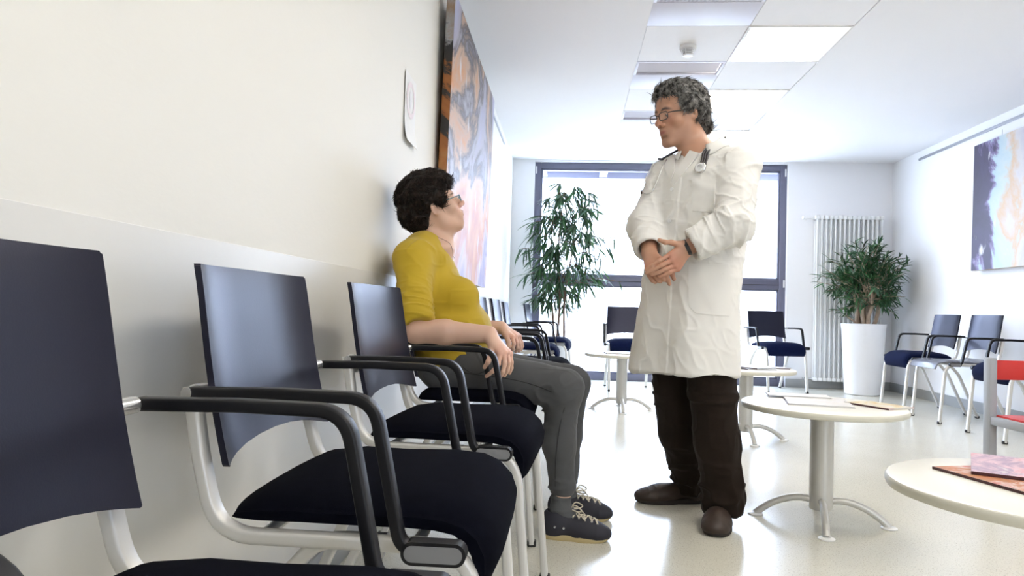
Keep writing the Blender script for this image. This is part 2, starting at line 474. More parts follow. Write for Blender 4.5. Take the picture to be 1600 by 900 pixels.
w2 = thing('added_fill_window', None, None, (0, 0, 0)); w2['kind'] = 'structure'  # no such window known; added behind the camera to soften the front light
for lo, hi in (((BX0, YB - .14, BZ0), (BX0 + .07, YB - .06, BZ1)), ((BX1 - .07, YB - .14, BZ0), (BX1, YB - .06, BZ1)), ((BX0 + .07, YB - .14, BZ0), (BX1 - .07, YB - .06, BZ0 + .07)), ((BX0 + .07, YB - .14, BZ1 - .07), (BX1 - .07, YB - .06, BZ1)), (((BX0 + BX1) / 2 - .04, YB - .14, BZ0 + .07), ((BX0 + BX1) / 2 + .04, YB - .06, BZ1 - .07))):
    MB().rbox(lo, hi, .004).build('window_frame', M['frame'], w2)
MB().box((BX0 + .07, YB - .11, BZ0 + .07), ((BX0 + BX1) / 2 - .04, YB - .104, BZ1 - .07)).build('pane', M['glass'], w2)
MB().box(((BX0 + BX1) / 2 + .04, YB - .11, BZ0 + .07), (BX1 - .07, YB - .104, BZ1 - .07)).build('pane', M['glass'], w2)
for x, z in ((WX0 + .018, 2.55), (WX1 - .018, 2.55), (WX1 - .018, 1.22)):
    MB().rbox((x - .008, fy0 - .014, z - .045), (x + .008, fy0 + .002, z + .045), .003).build('hinge', M['white_plastic'], win)
# ------------------------------------------------------------------ outside
struct('terrace', MB().box((-14, YF + T, -.12), (18, 34, -.02)), mat('pale_concrete', (.72, .72, .70), .8, bump=.2, bscale=30))
struct('yard', MB().box((-14, -30, -.12), (18, YB - T, -.02)), bpy.data.materials['pale_concrete'])
struct('canopy', MB().rbox((-3, YF + T + .02, 2.68), (5, YF + T + .60, 2.76), .01).rbox((-3, YF + T + .58, 2.60), (5, YF + T + .63, 2.76), .01), mat('canopy_metal', (.25, .25, .33), .5))
for i in range(7):
    x = -1.2 + i * .78
    struct('canopy_bracket', MB().rbox((x, YF + T, 2.60), (x + .1, YF + T + .5, 2.675), .005), M['frame'])
# ------------------------------------------------------------------ waiting-room chair (faces local +X, origin on the floor under the seat)
def U(u, v, z): return (u - .25, v, z)
def make_chair(label, cushion=True, blue=False):
    t = thing('armchair', label, 'chair')
    # backrest shell: curved in plan, leaning back
    sv = [-1, -.985, -.94, -.87, -.75, -.55, -.3, 0, .3, .55, .75, .87, .94, .985, 1]
    av = [0, .012, .05, .13, .26, .4, .55, .7, .82, .91, .96, .988, 1]
    nu, nv = len(av), len(sv)
    front = []
    for i in range(nu):
        a = av[i]
        for j in range(nv):
            s = sv[j]
            zb = .578 + .026 * (1 - s * s) ; zt = .890 + .002 * (1 - s * s)
            z = zb + (zt - zb) * a
            hw = .228 - .006 * a
            u = .062 - .055 * a + .008 * (a - .5) ** 2 * 4 - .024 * (1 - s ** 4) - .008 * a ** 6
            front.append(Vector(U(u, s * hw, z)))
    # rounded corners: pull the four corner vertices in
    th = .011
    vs = [p for p in front] + [p + Vector((-th, 0, 0)) for p in front]
    N = nu * nv; fs = []
    idx = lambda i, j: i * nv + j
    for i in range(nu - 1):
        for j in range(nv - 1):
            fs.append((idx(i, j), idx(i, j + 1), idx(i + 1, j + 1), idx(i + 1, j)))
            fs.append((N + idx(i, j), N + idx(i + 1, j), N + idx(i + 1, j + 1), N + idx(i, j + 1)))
    rim = [idx(0, j) for j in range(nv)] + [idx(i, nv - 1) for i in range(1, nu)] + [idx(nu - 1, j) for j in range(nv - 2, -1, -1)] + [idx(i, 0) for i in range(nu - 2, 0, -1)]
    for k in range(len(rim)):
        a, b = rim[k], rim[(k + 1) % len(rim)]; fs.append((b, a, N + a, N + b))
    for c, (dv, dz) in ((idx(0, 0), (1, 1)), (idx(0, nv - 1), (-1, 1)), (idx(nu - 1, 0), (1, -1)), (idx(nu - 1, nv - 1), (-1, -1))):
        for q in (c, N + c): vs[q] = vs[q] + Vector((0, dv * .0025, dz * .0025))
    bk = link_mesh('backrest', vs, fs, M['shell'], t, 40)
    # seat
    if cushion:
        top = [(.060, .497), (.066, .516), (.10, .533), (.17, .540), (.26, .538), (.36, .541), (.42, .536), (.452, .522), (.478, .498), (.489, .468), (.486, .440), (.472, .412), (.454, .398)]
        bot = [(.060, .492), (.075, .489), (.12, .489), (.18, .489), (.26, .489), (.34, .489), (.38, .488), (.41, .484), (.424, .474), (.436, .458), (.442, .440), (.447, .420), (.450, .402)]
        ss = [-1, -.992, -.972, -.94, -.88, -.78, -.6, -.3, 0, .3, .6, .78, .88, .94, .972, .992, 1]
        n = len(top); vs = []; fs = []
        for s in ss:
            e = max(.30, (1 - abs(s) ** 5) ** .42)
            cr = .010 * (1 - s * s)
            for k in range(n):
                hw = .222 + .006 * math.sin(PI * k / (n - 1))
                if k < 2: hw -= .022 * (2 - k) / 2 + .008
                mu, mz = top[k][0] * .35 + bot[k][0] * .65, top[k][1] * .35 + bot[k][1] * .65
                u = mu + (top[k][0] - mu) * e; z = mz + (top[k][1] - mz) * e + (cr * (1 if 2 < k < 8 else .3) if k < 11 else 0)
                vs.append(U(u, s * hw, z))
            for k in range(n):
                hw = .222 + .006 * math.sin(PI * k / (n - 1)) - (.022 * (2 - k) / 2 + .008 if k < 2 else 0)
                mu, mz = top[k][0] * .35 + bot[k][0] * .65, top[k][1] * .35 + bot[k][1] * .65
                vs.append(U(mu + (bot[k][0] - mu) * e, s * hw, mz + (bot[k][1] - mz) * e))
        m2 = 2 * n
        for i in range(len(ss) - 1):
            a, b = i * m2, (i + 1) * m2
            for k in range(n - 1):
                fs.append((a + k, b + k, b + k + 1, a + k + 1)); fs.append((a + n + k, a + n + k + 1, b + n + k + 1, b + n + k))
            fs.append((a, a + n, b + n, b)); fs.append((a + n - 1, b + n - 1, b + m2 - 1, a + m2 - 1))
        for base, flip in ((0, 0), ((len(ss) - 1) * m2, 1)):
            for k in range(n - 1):
                q = (base + k, base + k + 1, base + n + k + 1, base + n + k); fs.append(q if not flip else q[::-1])
        link_mesh('seat', vs, fs, M['cushion_glare' if blue else 'cushion'], t, 60)
    else:
        pth = rounded([U(.06, 0, .515), U(.12, 0, .492), U(.40, 0, .505), U(.50, 0, .49), U(.52, 0, .44)], .05)
        MB().sweep(pth, rrect(.215, .006, .005, 2), up=(0, 0, 1)).build('seat', M['shell_seat'], t, 50)
    prof = rrect(.0105, .0145, .006, 3)
    for s in (-1, 1):
        v = s * .231
        pth = rounded([U(.004, v * .97, .70), U(.022, v * .98, .60), U(.055, v, .478), U(.448, v, .478), U(.492, v, .008)], [.3, .085, .085])
        sf = MB().sweep(pth, prof).build('side_frame', M['silver'], t, 45)
        MB().rbox(U(.476, v - .013, 0), U(.508, v + .013, .022), .005).build('leg_tip', M['rubber'], sf)
        pth = rounded([U(.315, v * .93, .476), U(.21, v * .93, .474), U(.115, v * .95, .37), U(-.045, v * .98, .008)], [.08, .10])
        lg = MB().sweep(pth, prof).build('leg', M['silver'], t, 45)
        MB().rbox(U(-.062, v * .98 - .013, 0), U(-.03, v * .98 + .013, .022), .005).build('leg_tip', M['rubber'], lg)
        # armrest
        va = s * .276
        pth = rounded([U(.030, va, .697), U(.16, va, .70), U(.305, va, .698), U(.350, va, .487), U(.40, va, .487)], [.4, .05, .034], 8)
        ar = MB().sweep(pth, rrect(.0085, .0125, .004, 3)).build('armrest', M['black_arm'], t, 45)
        def stadium(rr, v0, v1):
            pr = [(a + .399, b + .484) for a, b in rrect(.030 + rr, rr, rr * .98, 7)]; n_ = len(pr)
            return MB().add([U(a, v0, b) for a, b in pr] + [U(a, v1, b) for a, b in pr], [(i, (i + 1) % n_, n_ + (i + 1) % n_, n_ + i) for i in range(n_)] + [tuple(range(n_ - 1, -1, -1)), tuple(range(n_, 2 * n_))])
        stadium(.0165, va - .0125, va + .0125).build('arm_foot', M['black_arm'], ar, 45)
        stadium(.0115, va + s * .0120, va + s * .0140).build('foot_inlay', M['inlay'], ar, 45)
        br = MB().tube([U(.018, v * .95, .694), U(.030, va - s * .010, .697)], .0115, 12).build('arm_bracket', M['chrome'], ar, 45)
        MB().tube([U(.030, va - s * .014, .697), U(.030, va + s * .0155, .697)], .0085, 12).build('arm_cap', M['chrome'], ar, 45)
        MB().tube([U(.39, v, .48), U(.39, va, .482)], .008, 8).build('arm_bolt', M['black_arm'], ar, 45)
    for u in (.12, .36):
        MB().tube([U(u, -.225, .474), U(u, .225, .474)], .009, 8).build('crossbar', M['silver'], t, 45)
    for v in (-.17, .17):
        MB().tube([U(.012, v, .66), U(.012, v * 1.3, .66)], .006, 6).build('back_mount', M['silver'], t, 45)
    return t
def place(t, xb, yc, deg, label, group='waiting chairs along the walls'):
    """xb, yc: floor position under the middle of the backrest top"""
    a = R_(deg)
    t.location = (xb + .25 * math.cos(a), yc + .25 * math.sin(a), 0); t.rotation_euler = (0, 0, a)
    t['label'] = label; t['group'] = group
    return t
ch0 = make_chair('')
chb = make_chair('', True, True)
place(ch0, -.58, .615, 0, 'nearest black armchair, cut off by the left edge of the picture')
place(copy_tree(ch0), -.58, 1.295, 0, 'black armchair with its whole padded seat in view, second from the left edge')
place(copy_tree(ch0), -.555, 2.03, -3, 'empty black armchair right beside the seated woman, on the camera side')
place(copy_tree(ch0), -.60, 2.78, 0, 'black armchair in which the woman in the mustard top sits')
place(copy_tree(ch0), -.45, 3.60, 0, 'dark armchair by the left wall, hidden behind the seated woman, its back just past her')
place(copy_tree(ch0), -.45, 4.36, 0, 'dark armchair by the left wall, second one past the seated woman')
place(copy_tree(chb), -.55, 6.20, 0, 'dark armchair by the left wall, third one past the seated woman, mostly hidden')
place(copy_tree(chb), -.45, 7.72, -4, 'armchair in the far left corner in front of the tall potted ficus')
place(chb, .655, 8.06, -88, 'armchair with blue glare coloured into its seat, before the window, left of the standing man')
place(copy_tree(chb), 2.27, 8.50, -75, 'armchair with blue glare coloured into its seat, before the window, right of the standing man')
place(copy_tree(chb), 3.50, 6.93, 180, 'armchair with blue glare coloured into its seat, by the right wall, next to the white planter')
chs = make_chair('', False)
place(chs, 3.50, 6.30, 180, 'armchair with bare glossy grey seat shell by the right wall')
place(copy_tree(chb), 3.50, 5.43, 180, 'armchair with blue glare coloured into its seat, by the right wall, behind the small red chair')

# ------------------------------------------------------------------ coffee tables
def make_table(label, x, y, a0):
    t = thing('coffee_table', label, 'table', (x, y, 0), R_(a0), 'round coffee tables')
    MB().lathe([(.05, .452), (.298, .452), (.312, .455), (.318, .463), (.318, .470), (.315, .4755), (.309, .478), (.2, .478), (.0005, .478)], k=72).build('tabletop', M['table'], t, 30)
    MB().lathe([(.305, .4500), (.3165, .454), (.3195, .463), (.3195, .470), (.3175, .4735), (.3175, .462), (.3145, .456), (.305, .4525)], k=72).build('edge_band', M['table_edge'], t, 40)
    MB().lathe([(.02, .052), (.046, .052), (.046, .452), (.02, .452)], k=32).build('post', M['post'], t, 40)
    MB().lathe([(.03, .440), (.09, .446), (.09, .4515), (.03, .4515)], k=32).build('top_plate', M['post'], t, 40)
    for k in range(4):
        q = k * PI / 2; c, s = math.cos(q), math.sin(q)
        pr = spline([(.035, .082), (.10, .084), (.16, .068), (.21, .042), (.25, .012)], 5)if False else None
        pts = [(.030, .086), (.085, .090), (.135, .080), (.185, .058), (.225, .030), (.252, .006)]
        path = spline([(c * r, s * r, z) for r, z in pts], 4)
        lg = MB().tube(path, .0145, 12).build('leg', M['post'], t, 45)
        MB().lathe([(.008, 0), (.030, 0), (.031, .004), (.025, .008), (.008, .009)], (c * .252, s * .252, 0), 20).build('foot_disc', M['white_plastic'], lg, 45)
    return t
make_table('nearest round cream coffee table, cut off by the right edge, magazines on it', 1.05, 1.65, 20)
make_table('round cream coffee table in the middle right with its whole four-legged base showing', 1.05, 3.05, -14)
make_table('round coffee table half hidden behind the standing man, right of his legs', 1.21, 4.97, 0)
make_table('farthest round coffee table, left of the standing man near the window', .47, 6.2, 0)

def mag(name, label, x, y, z, w, h, th, deg, cover, cat='magazine', group='magazines on the coffee tables', lift=0.0, blocks=()):
    t = thing(name, label, cat, (x, y, z), R_(deg), group)
    def sheet(nm, w2, h2, z0, z1, m, bend=0.0):
        n = 8; vs = []; fs = []
        for i in range(n + 1):
            u = -w2 / 2 + w2 * i / n; dz = bend * (i / n) ** 2
            for yy in (-h2 / 2, h2 / 2): vs += [(u, yy, z0 + dz), (u, yy, z1 + dz)]
        for i in range(n):
            a, b = i * 4, (i + 1) * 4
            fs += [(a, a + 2, b + 2, b), (a + 1, b + 1, b + 3, a + 3), (a, b, b + 1, a + 1), (a + 2, a + 3, b + 3, b + 2)]
        fs += [(0, 1, 3, 2), (4 * n, 4 * n + 2, 4 * n + 3, 4 * n + 1)]
        return link_mesh(nm, vs, fs, m, t, 40)
    sheet('page_block', w - .006, h - .006, .0008, th - .0006, M['paper'], lift * .96)
    sheet('back_cover', w, h, 0, .0008, cover, lift * .9)
    sheet('cover', w, h, th - .0006, th, cover, lift)
    MB().box((-w / 2 - .0008, -h / 2, 0), (-w / 2 + .002, h / 2, th)).build('spine', M['magdark'], t)
    for (x0, y0, x1, y1, mm) in blocks:
        MB().box((x0 * w - w / 2, y0 * h - h / 2, th), (x1 * w - w / 2, y1 * h - h / 2, th + .0004)).build('cover_print', M[mm], t)
    return t
def cover_mat(name, stops, seed): return painting_mat(name, 'z', (7, 7, 7), stops, seed, (0, 0, .5))
M['magdark'] = mat('dark_spine_print', (.06, .015, .02), .4, var=.4)
M['mag_pink'] = cover_mat('pink_magazine_cover', [(.3, (0.51, 0.07, 0.10)), (.42, (0.63, 0.29, 0.34)), (.5, (0.68, 0.49, 0.54)), (.6, (0.36, 0.26, 0.38)), (.7, (0.68, 0.62, 0.62))], 3.1)
M['mag_red'] = cover_mat('red_orange_magazine_cover', [(.3, (0.45, 0.01, 0.02)), (.42, (0.57, 0.20, 0.16)), (.5, (0.65, 0.54, 0.49)), (.58, (0.51, 0.16, 0.05)), (.7, (0.34, 0.29, 0.16))], 8.4)
M['mag_white'] = cover_mat('pale_magazine_cover', [(.3, (0.57, 0.54, 0.49)), (.5, (0.65, 0.63, 0.61)), (.7, (0.62, 0.62, 0.65))], 5.2)
M['mag_yellow'] = cover_mat('pale_yellow_magazine_cover', [(.3, (0.57, 0.36, 0.10)), (.45, (0.63, 0.54, 0.34)), (.55, (0.65, 0.62, 0.57)), (.7, (0.51, 0.20, 0.16))], 1.7)
M['mag_dark'] = cover_mat('dark_magazine_cover', [(.3, (0.02, 0.02, 0.02)), (.45, (0.20, 0.18, 0.16)), (.6, (0.51, 0.47, 0.42)), (.7, (0.05, 0.05, 0.06))], 6.6)
M['mag_blue'] = cover_mat('grey_blue_magazine_cover', [(.3, (0.16, 0.20, 0.29)), (.5, (0.51, 0.52, 0.57)), (.7, (0.29, 0.24, 0.26))], 2.6)
TZ = .4782
mag('magazine', 'magazine with pink cover lying flat on the nearest table', 1.02, 1.70, TZ, .21, .28, .006, -73 + 90, M['mag_red'], blocks=())
mag('magazine', 'pink and violet magazine with dark spine lying upon another on the nearest table', 1.10, 1.755, TZ + .0068, .21, .28, .007, 62, M['mag_pink'], lift=.01)
mag('newspaper', 'wide white folded newspaper spread flat on the middle table', 1.045, 3.10, TZ, .25, .30, .006, -12, M['mag_white'], 'newspaper')
mag('magazine', 'thin pale magazine at the far rim of the middle table', 1.02, 3.27, TZ + .0065, .26, .12, .004, -8, M['mag_white'])
mag('magazine', 'magazine with yellow and pale cover and dark spine at right rim of the middle table', 1.27, 3.04, TZ, .15, .21, .007, -62 + 90, M['mag_yellow'])
mag('magazine', 'dark-printed magazine, lowest of the pile on the table behind the standing man', 1.235, 4.93, TZ, .21, .28, .007, 15, M['mag_dark'])
mag('magazine', 'dark magazine lying topmost on the pile behind the standing man', 1.225, 4.95, TZ + .0075, .21, .27, .006, 40, M['mag_blue'])
mag('magazine', 'magazine with orange-edged cover at right rim of the table behind the standing man', 1.42, 5.05, TZ, .14, .20, .005, 70, M['mag_dark'])
mag('magazine', 'pale magazine with curled left edge on the farthest table', .47, 6.16, TZ, .30, .21, .008, 3, M['mag_yellow'])

# ------------------------------------------------------------------ child's chair
k = thing('child_chair', "small red child's chair with grey painted wooden frame", 'chair', (2.36, 3.72, 0), R_(3))
W2 = .175
for s in (-1, 1):
    MB().rbox((s * W2 - .019, .15, 0), (s * W2 + .019, .205, .65), .005).build('back_post', M['grey_wood'], k)
    MB().rbox((s * W2 - .019, -.175, 0), (s * W2 + .019, -.125, .355), .005).build('leg', M['grey_wood'], k)
    MB().rbox((s * W2 - .016, -.125, .310), (s * W2 + .016, .15, .352), .004).build('side_rail', M['grey_wood'], k)
MB().rbox((-W2 + .019, -.172, .300), (W2 - .019, -.150, .345), .004).build('front_rail', M['red'], k)
MB().rbox((-W2 + .019, .165, .310), (W2 - .019, .19, .35), .004).build('rear_rail', M['grey_wood'], k)
MB().rbox((-W2 + .012, -.168, .345), (W2 - .012, .150, .362), .005).build('seat', M['red'], k)
b = MB()
pth = [(-W2 + .012, .172, 0), (-.09, .184, 0), (0, .188, 0), (.09, .184, 0), (W2 - .012, .172, 0)]
b.sweep([(x, y, .588) for x, y, _ in pth], rrect(.007, .050, .004, 2), up=(0, 0, 1)); b.build('backrest', M['red'], k, 40)

# ------------------------------------------------------------------ radiator by the far wall
rd = thing('radiator', 'tall white column radiator on the far wall behind the planter', 'radiator', (2.82, YF - .07, 0))
ncol = 15; pit = .052
for i in range(ncol):
    x = .06 + i * pit
    cb = MB()
    for dy in (-.035, .035):
        cb.tube([(x, dy, .10), (x, dy, 2.02)], .0125, 10)
    cb.rbox((x - .0245, -.052, .09), (x + .0245, .052, .135), .012, 3).rbox((x - .0245, -.052, 1.98), (x + .0245, .052, 2.03), .012, 3)
    cb.build('radiator_column', M['radiator'], rd, 50)
MB().tube([(-.05, 0, 2.0), (.06, 0, 2.0)], .016, 12).tube([(-.055, 0, 2.0), (-.1, -.01, 2.0)], [.026, .019], 14).build('thermostat_valve', M['white_plastic'], rd, 45)
MB().tube([(-.05, 0, .115), (.06, 0, .115)], .011, 10).tube([(-.05, 0, .115), (-.05, .06, .115)], .011, 10).build('return_pipe', M['chrome'], rd, 45)
MB().tube([(-.05, -.02, .115), (-.05, .015, .115)], .018, 12).build('pipe_valve', M['chrome'], rd, 45)
MB().rbox((.2, .03, 1.7), (.23, .07, 1.76), .004).rbox((.6, .03, 1.7), (.63, .07, 1.76), .004).build('wall_bracket', M['radiator'], rd)

# ------------------------------------------------------------------ plants
def leaf_mesh(name, L, Wd, droop, m, nseg=5):
    """a single long pointed leaf along +X, folded on its midrib and drooping"""
    vs = []; fs = []
    for i in range(nseg + 1):
        t = i / nseg; w = Wd * (math.sin(PI * min(1, t * .93 + .04)) ** .8) * (1 - .25 * t)
        if i == nseg: w = .0004
        x = L * t; z = -droop * L * t * t
        vs += [(x, -w, z + w * .35), (x, 0, z), (x, w, z + w * .35)]
    for i in range(nseg):
        a, b = i * 3, i * 3 + 3
        fs += [(a, b, b + 1, a + 1), (a + 1, b + 1, b + 2, a + 2)]
    me = bpy.data.meshes.new(name); me.from_pydata(vs, [], fs); me.update()
    me.polygons.foreach_set('use_smooth', [True] * len(me.polygons)); me.materials.append(m)
    return me, vs, fs
def plant(t, leafmats, spots, L, Wd, droop, nparts=240):
    """spots: (position, direction, scale); the leaves nearest the camera side become single parts, the rest one dense part"""
    mes = [leaf_mesh('leaf', L, Wd, droop, m) for m in leafmats]
    org = Vector(t.location)
    order = sorted(range(len(spots)), key=lambda i: spots[i][0].y)
    stuff = [MB() for _ in leafmats]
    for rank, i in enumerate(order):
        p, d, s = spots[i]
        d = d.normalized()
        up = Vector((random.gauss(0, .35), random.gauss(0, .35), 1))
        side = up.cross(d)
        if side.length < .05: side = Vector((1, 0, 0)).cross(d)
        side.normalize(); u2 = d.cross(side)
        mt = Matrix((( d.x * s, side.x * s, u2.x * s, p.x), (d.y * s, side.y * s, u2.y * s, p.y), (d.z * s, side.z * s, u2.z * s, p.z), (0, 0, 0, 1)))
        w = i % len(leafmats)
        if rank < nparts:
            o = bpy.data.objects.new('leaf', mes[w][0]); C.objects.link(o); o.parent = t; o.matrix_local = mt
        else:
            stuff[w].add([mt @ Vector(v) for v in mes[w][1]], mes[w][2])
    for w, sb in enumerate(stuff):
        if sb.v:
            o = sb.build('foliage', leafmats[w], t, 180); o['kind'] = 'stuff'

# tall ficus with long drooping leaves, far left corner
fx = thing('potted_ficus', 'tall potted ficus with long drooping leaves before the window, left corner', 'plant', (-.13, 8.28, 0))
MB().lathe([(.05, 0), (.185, 0), (.195, .01), (.235, .47), (.238, .50), (.225, .50), (.218, .46), (.05, .46)], k=40).build('pot', M['pot'], fx, 40)
MB().lathe([(.001, .475), (.1, .482), (.219, .465), (.219, .45), (.001, .45)], k=28).build('soil', M['soil'], fx, 60)
rs = random.Random(11)
spots = []
for j, (dx, dy, tx, ty, h) in enumerate(((.0, 0, .03, .0, 1.74), (-.05, .02, -.10, .04, 1.56), (.07, -.02, .16, -.05, 1.38))):
    pts = []
    for q in range(9):
        a = q / 8
        pts.append((dx + (tx - dx) * a + .02 * math.sin(a * 7 + j), dy + (ty - dy) * a + .015 * math.cos(a * 6 + j), .45 + (h - .0) * a))
    MB().tube(spline(pts, 3), [.013 * (1 - .8 * i / 24) + .002 for i in range(25)], 8).build('trunk', M['bark_dark'], fx, 60)
    nb = 27
    for b in range(nb + 5):
        a = .26 + .72 * (b + rs.random()) / nb
        i = min(7, int(a * 8)); f = a * 8 - i
        base = Vector(pts[i]).lerp(Vector(pts[i + 1]), f)
        ang = rs.random() * 2 * PI; le = rs.uniform(.18, .50) * (1.0 - .40 * max(0, a - .62) / .38) * (.62 + .6 * min(1, max(0, a - .2) / .3) * .7)
        dirh = Vector((math.cos(ang), math.sin(ang) * .55, 0))
        tip = base + dirh * le * (1.3 if dirh.x > .3 else 1) + Vector((.03, 0, rs.uniform(-.02, .16)))
        tip.x = max(tip.x, -.46); tip.y = min(tip.y, .30)
        if tip.z > 2.27: continue
        mid = base.lerp(tip, .5) + Vector((0, 0, .06))
        br = spline([base, mid, tip], 4)
        MB().tube(br, [.0035] * 8 + [.0015], 4).build('twig', M['bark_dark'], fx, 60)
        for q in range(15):
            s = rs.uniform(.35, 1.0); k2 = min(7, int(s * 8)); p = br[k2].lerp(br[k2 + 1], s * 8 - k2)
            d = dirh * rs.uniform(.1, .9) + Vector((rs.gauss(0, .45), rs.gauss(0, .4), rs.uniform(-1.15, .05)))
            spots.append((p, d, rs.uniform(.65, 1.2)))
plant(fx, [M['leaf'], M['leaf2'], M['leaf']], [q for q in spots if q[0].x + q[1].normalized().x * .2 > -.55 and q[0].y + q[1].normalized().y * .2 < .40 and q[0].z < 2.33], .195, .0130, .28, 260)

# bushy multi-trunk plant in the tall white planter, right corner
pp = thing('potted_plant', 'bushy plant with thick pale trunks in a tall white planter before the radiator', 'plant', (3.25, 8.20, 0))
MB().lathe([(.05, 0), (.175, 0), (.185, .008), (.222, .70), (.232, .765), (.234, .775), (.226, .778), (.214, .765), (.208, .70), (.05, .70)], k=48).build('planter', M['pot'], pp, 40)
MB().lathe([(.001, .735), (.208, .725), (.208, .70), (.001, .70)], k=28).build('soil', M['soil'], pp, 60)
spots = []
for j in range(8):
    q = j * 2.4; r = .03 + .075 * ((j * .37) % 1)
    bx, by = r * math.cos(q), r * math.sin(q)
    tx, ty = bx * 1.9 + .02, by * 1.9
    th = rs.uniform(.38, .70)
    pts = [(bx + (tx - bx) * a + .012 * math.sin(a * 9 + j), by + (ty - by) * a, .71 + th * a) for a in (0, .2, .4, .6, .8, 1)]
    MB().tube(spline(pts, 3), [.024 - .008 * i / 15 for i in range(16)], 8).build('trunk', M['bark'], pp, 60)
    nb = 19
    for b in range(nb):
        a = rs.uniform(.55, 1.0); i = min(4, int(a * 5)); base = Vector(pts[i]).lerp(Vector(pts[i + 1]), a * 5 - i)
        ang = rs.random() * 2 * PI; el = rs.uniform(-.5, 1.25)
        dr = Vector((math.cos(ang) * math.cos(el), math.sin(ang) * math.cos(el) * .75, math.sin(el)))
        le = rs.uniform(.20, .50)
        tip = base + dr * le + Vector((.02, 0, .08))
        tip.x = min(tip.x, .40); tip.y = min(tip.y, .30)
        br = spline([base, base.lerp(tip, .5) + Vector((0, 0, .03)), tip], 4)
        MB().tube(br, [.005] * 4 + [.003] * 4 + [.002], 4).build('twig', M['bark'], pp, 60)
        for w in range(15):
            s = rs.uniform(.4, 1.0); k2 = min(7, int(s * 8)); p = br[k2].lerp(br[k2 + 1], s * 8 - k2)
            d = dr * .7 + Vector((rs.gauss(0, .7), rs.gauss(0, .6), rs.gauss(-.05, .5)))
            spots.append((p, d, rs.uniform(.6, 1.15)))
# one low side shoot on the left
pts = [(-.05, -.05, .72), (-.13, -.07, .80), (-.22, -.08, .86)]
MB().tube(spline(pts, 4), .010, 8).build('trunk', M['bark'], pp, 60)
for w in range(26):
    spots.append((Vector((-.22 + rs.gauss(0, .03), -.08 + rs.gauss(0, .03), .88 + rs.gauss(0, .03))), Vector((rs.gauss(-.3, .7), rs.gauss(0, .6), rs.gauss(.3, .6))), rs.uniform(.6, 1)))
plant(pp, [M['leaf'], M['leaf2'], M['leaf']], [q for q in spots if q[0].x + q[1].normalized().x * .13 < .49 and q[0].y + q[1].normalized().y * .13 < .36], .125, .0115, .22, 260)

# ------------------------------------------------------------------ picture rails, paintings, notice
def bar(name, lo, hi): return tag(MB().rbox(lo, hi, .003).build(name, M['rail']), kind='structure')
bar('trim_1', (XL, .2, 2.555), (XL + .012, 7.45, 2.578))
bar('trim_2', (XR - .014, .2, 2.565), (XR, 8.08, 2.592))
M['art_left'] = painting_mat('abstract_peach_lilac_painting', 'x', (1, .55, .62), [(.16, (0.432, 0.383, 0.510)), (.27, (0.200, 0.160, 0.358)), (.34, (0.483, 0.358, 0.383)), (.40, (0.419, 0.104, 0.013)), (.46, (0.564, 0.232, 0.062)), (.52, (0.483, 0.310, 0.210)), (.56, (0.048, 0.038, 0.048)), (.60, (0.334, 0.310, 0.383)), (.68, (0.358, 0.358, 0.510)), (.80, (0.483, 0.510, 0.619))], 4.3, (.9, 0, 0), .22)
M['art_edge'] = painting_mat('painted_canvas_edge', 'x', (.8, .8, .8), [(.30, (.40, .30, .18)), (.42, (.42, .24, .09)), (.52, (.36, .13, .03)), (.57, (.30, .10, .02)), (.585, (.015, .013, .012)), (.64, (.02, .018, .018)), (.66, (.36, .36, .37)), (.70, (.30, .20, .13)), (.74, (.42, .44, .47))], 9.1, (0, 0, 0), .30)
M['art_right'] = painting_mat('abstract_blue_violet_painting', 'x', (1, .8, .6), [(.02, (.03, .018, .045)), (.13, (.045, .03, .085)), (.16, (.20, .15, .30)), (.185, (.40, .52, .58)), (.27, (.50, .57, .58)), (.32, (.60, .42, .27)), (.40, (.58, .55, .55)), (.60, (.42, .40, .50))], 12.6, (.4, 0, 0), .45, 'Y')
def painting(label, loc, rot, w, h, d, face):
    """canvas facing local +X, width along Y"""
    t = thing('painting', label, 'painting', loc); t.rotation_euler = rot
    MB().rbox((-d / 2, -w / 2, -h / 2), (d / 2, w / 2, h / 2), .004).build('canvas_edge', M['art_edge'], t)
    MB().box((d / 2, -w / 2 + .001, -h / 2 + .001), (d / 2 + .0015, w / 2 - .001, h / 2 - .001)).build('canvas_front', face, t)
    for y in (-w * .3, w * .3):
        MB().tube([(-d / 2 - .004, y, h / 2 - .03), (-d / 2 - .004, y, h / 2 + .07)], .0015, 6).build('hanging_wire', M['rail'], t)
    return t
painting('large abstract canvas in peach, lilac and black on the left wall, beyond the woman', (-.672, 4.68, 1.745), (0, R_(1.2), 0), 1.98, 1.50, .045, M['art_left'])
painting('abstract canvas in violet, pale blue and peach on the right wall', (3.728, 6.05, 1.88), (0, R_(-1), PI), 1.75, 1.16, .04, M['art_right'])
nt = thing('wall_notice', 'white paper notice with a pale pink ring on the left wall above the woman', 'notice', (XL + .001, 3.08, 1.69))
vs = []; fs = []
for i in range(9):
    a = i / 8; z = -.15 + .30 * a; x = .004 + .014 * max(0, (.35 - a) / .35) ** 2
    for y in (-.105, .105): vs += [(x, y, z), (x + .0006, y, z)]
for i in range(8):
    a, b2 = i * 4, i * 4 + 4
    fs += [(a, b2, b2 + 2, a + 2), (a + 1, a + 3, b2 + 3, b2 + 1), (a, a + 1, b2 + 1, b2), (a + 2, b2 + 2, b2 + 3, a + 3)]
fs += [(0, 2, 3, 1), (32, 33, 35, 34)]
link_mesh('sheet', vs, fs, M['paper'], nt, 60)
rv = []; rf = []
for i in range(40):
    q = 2 * PI * i / 40
    for r in (.058, .080): rv.append((.0066, r * math.cos(q), .045 + r * math.sin(q)))
for i in range(40):
    a = 2 * i; b2 = (2 * i + 2) % 80; rf.append((a, a + 1, b2 + 1, b2))
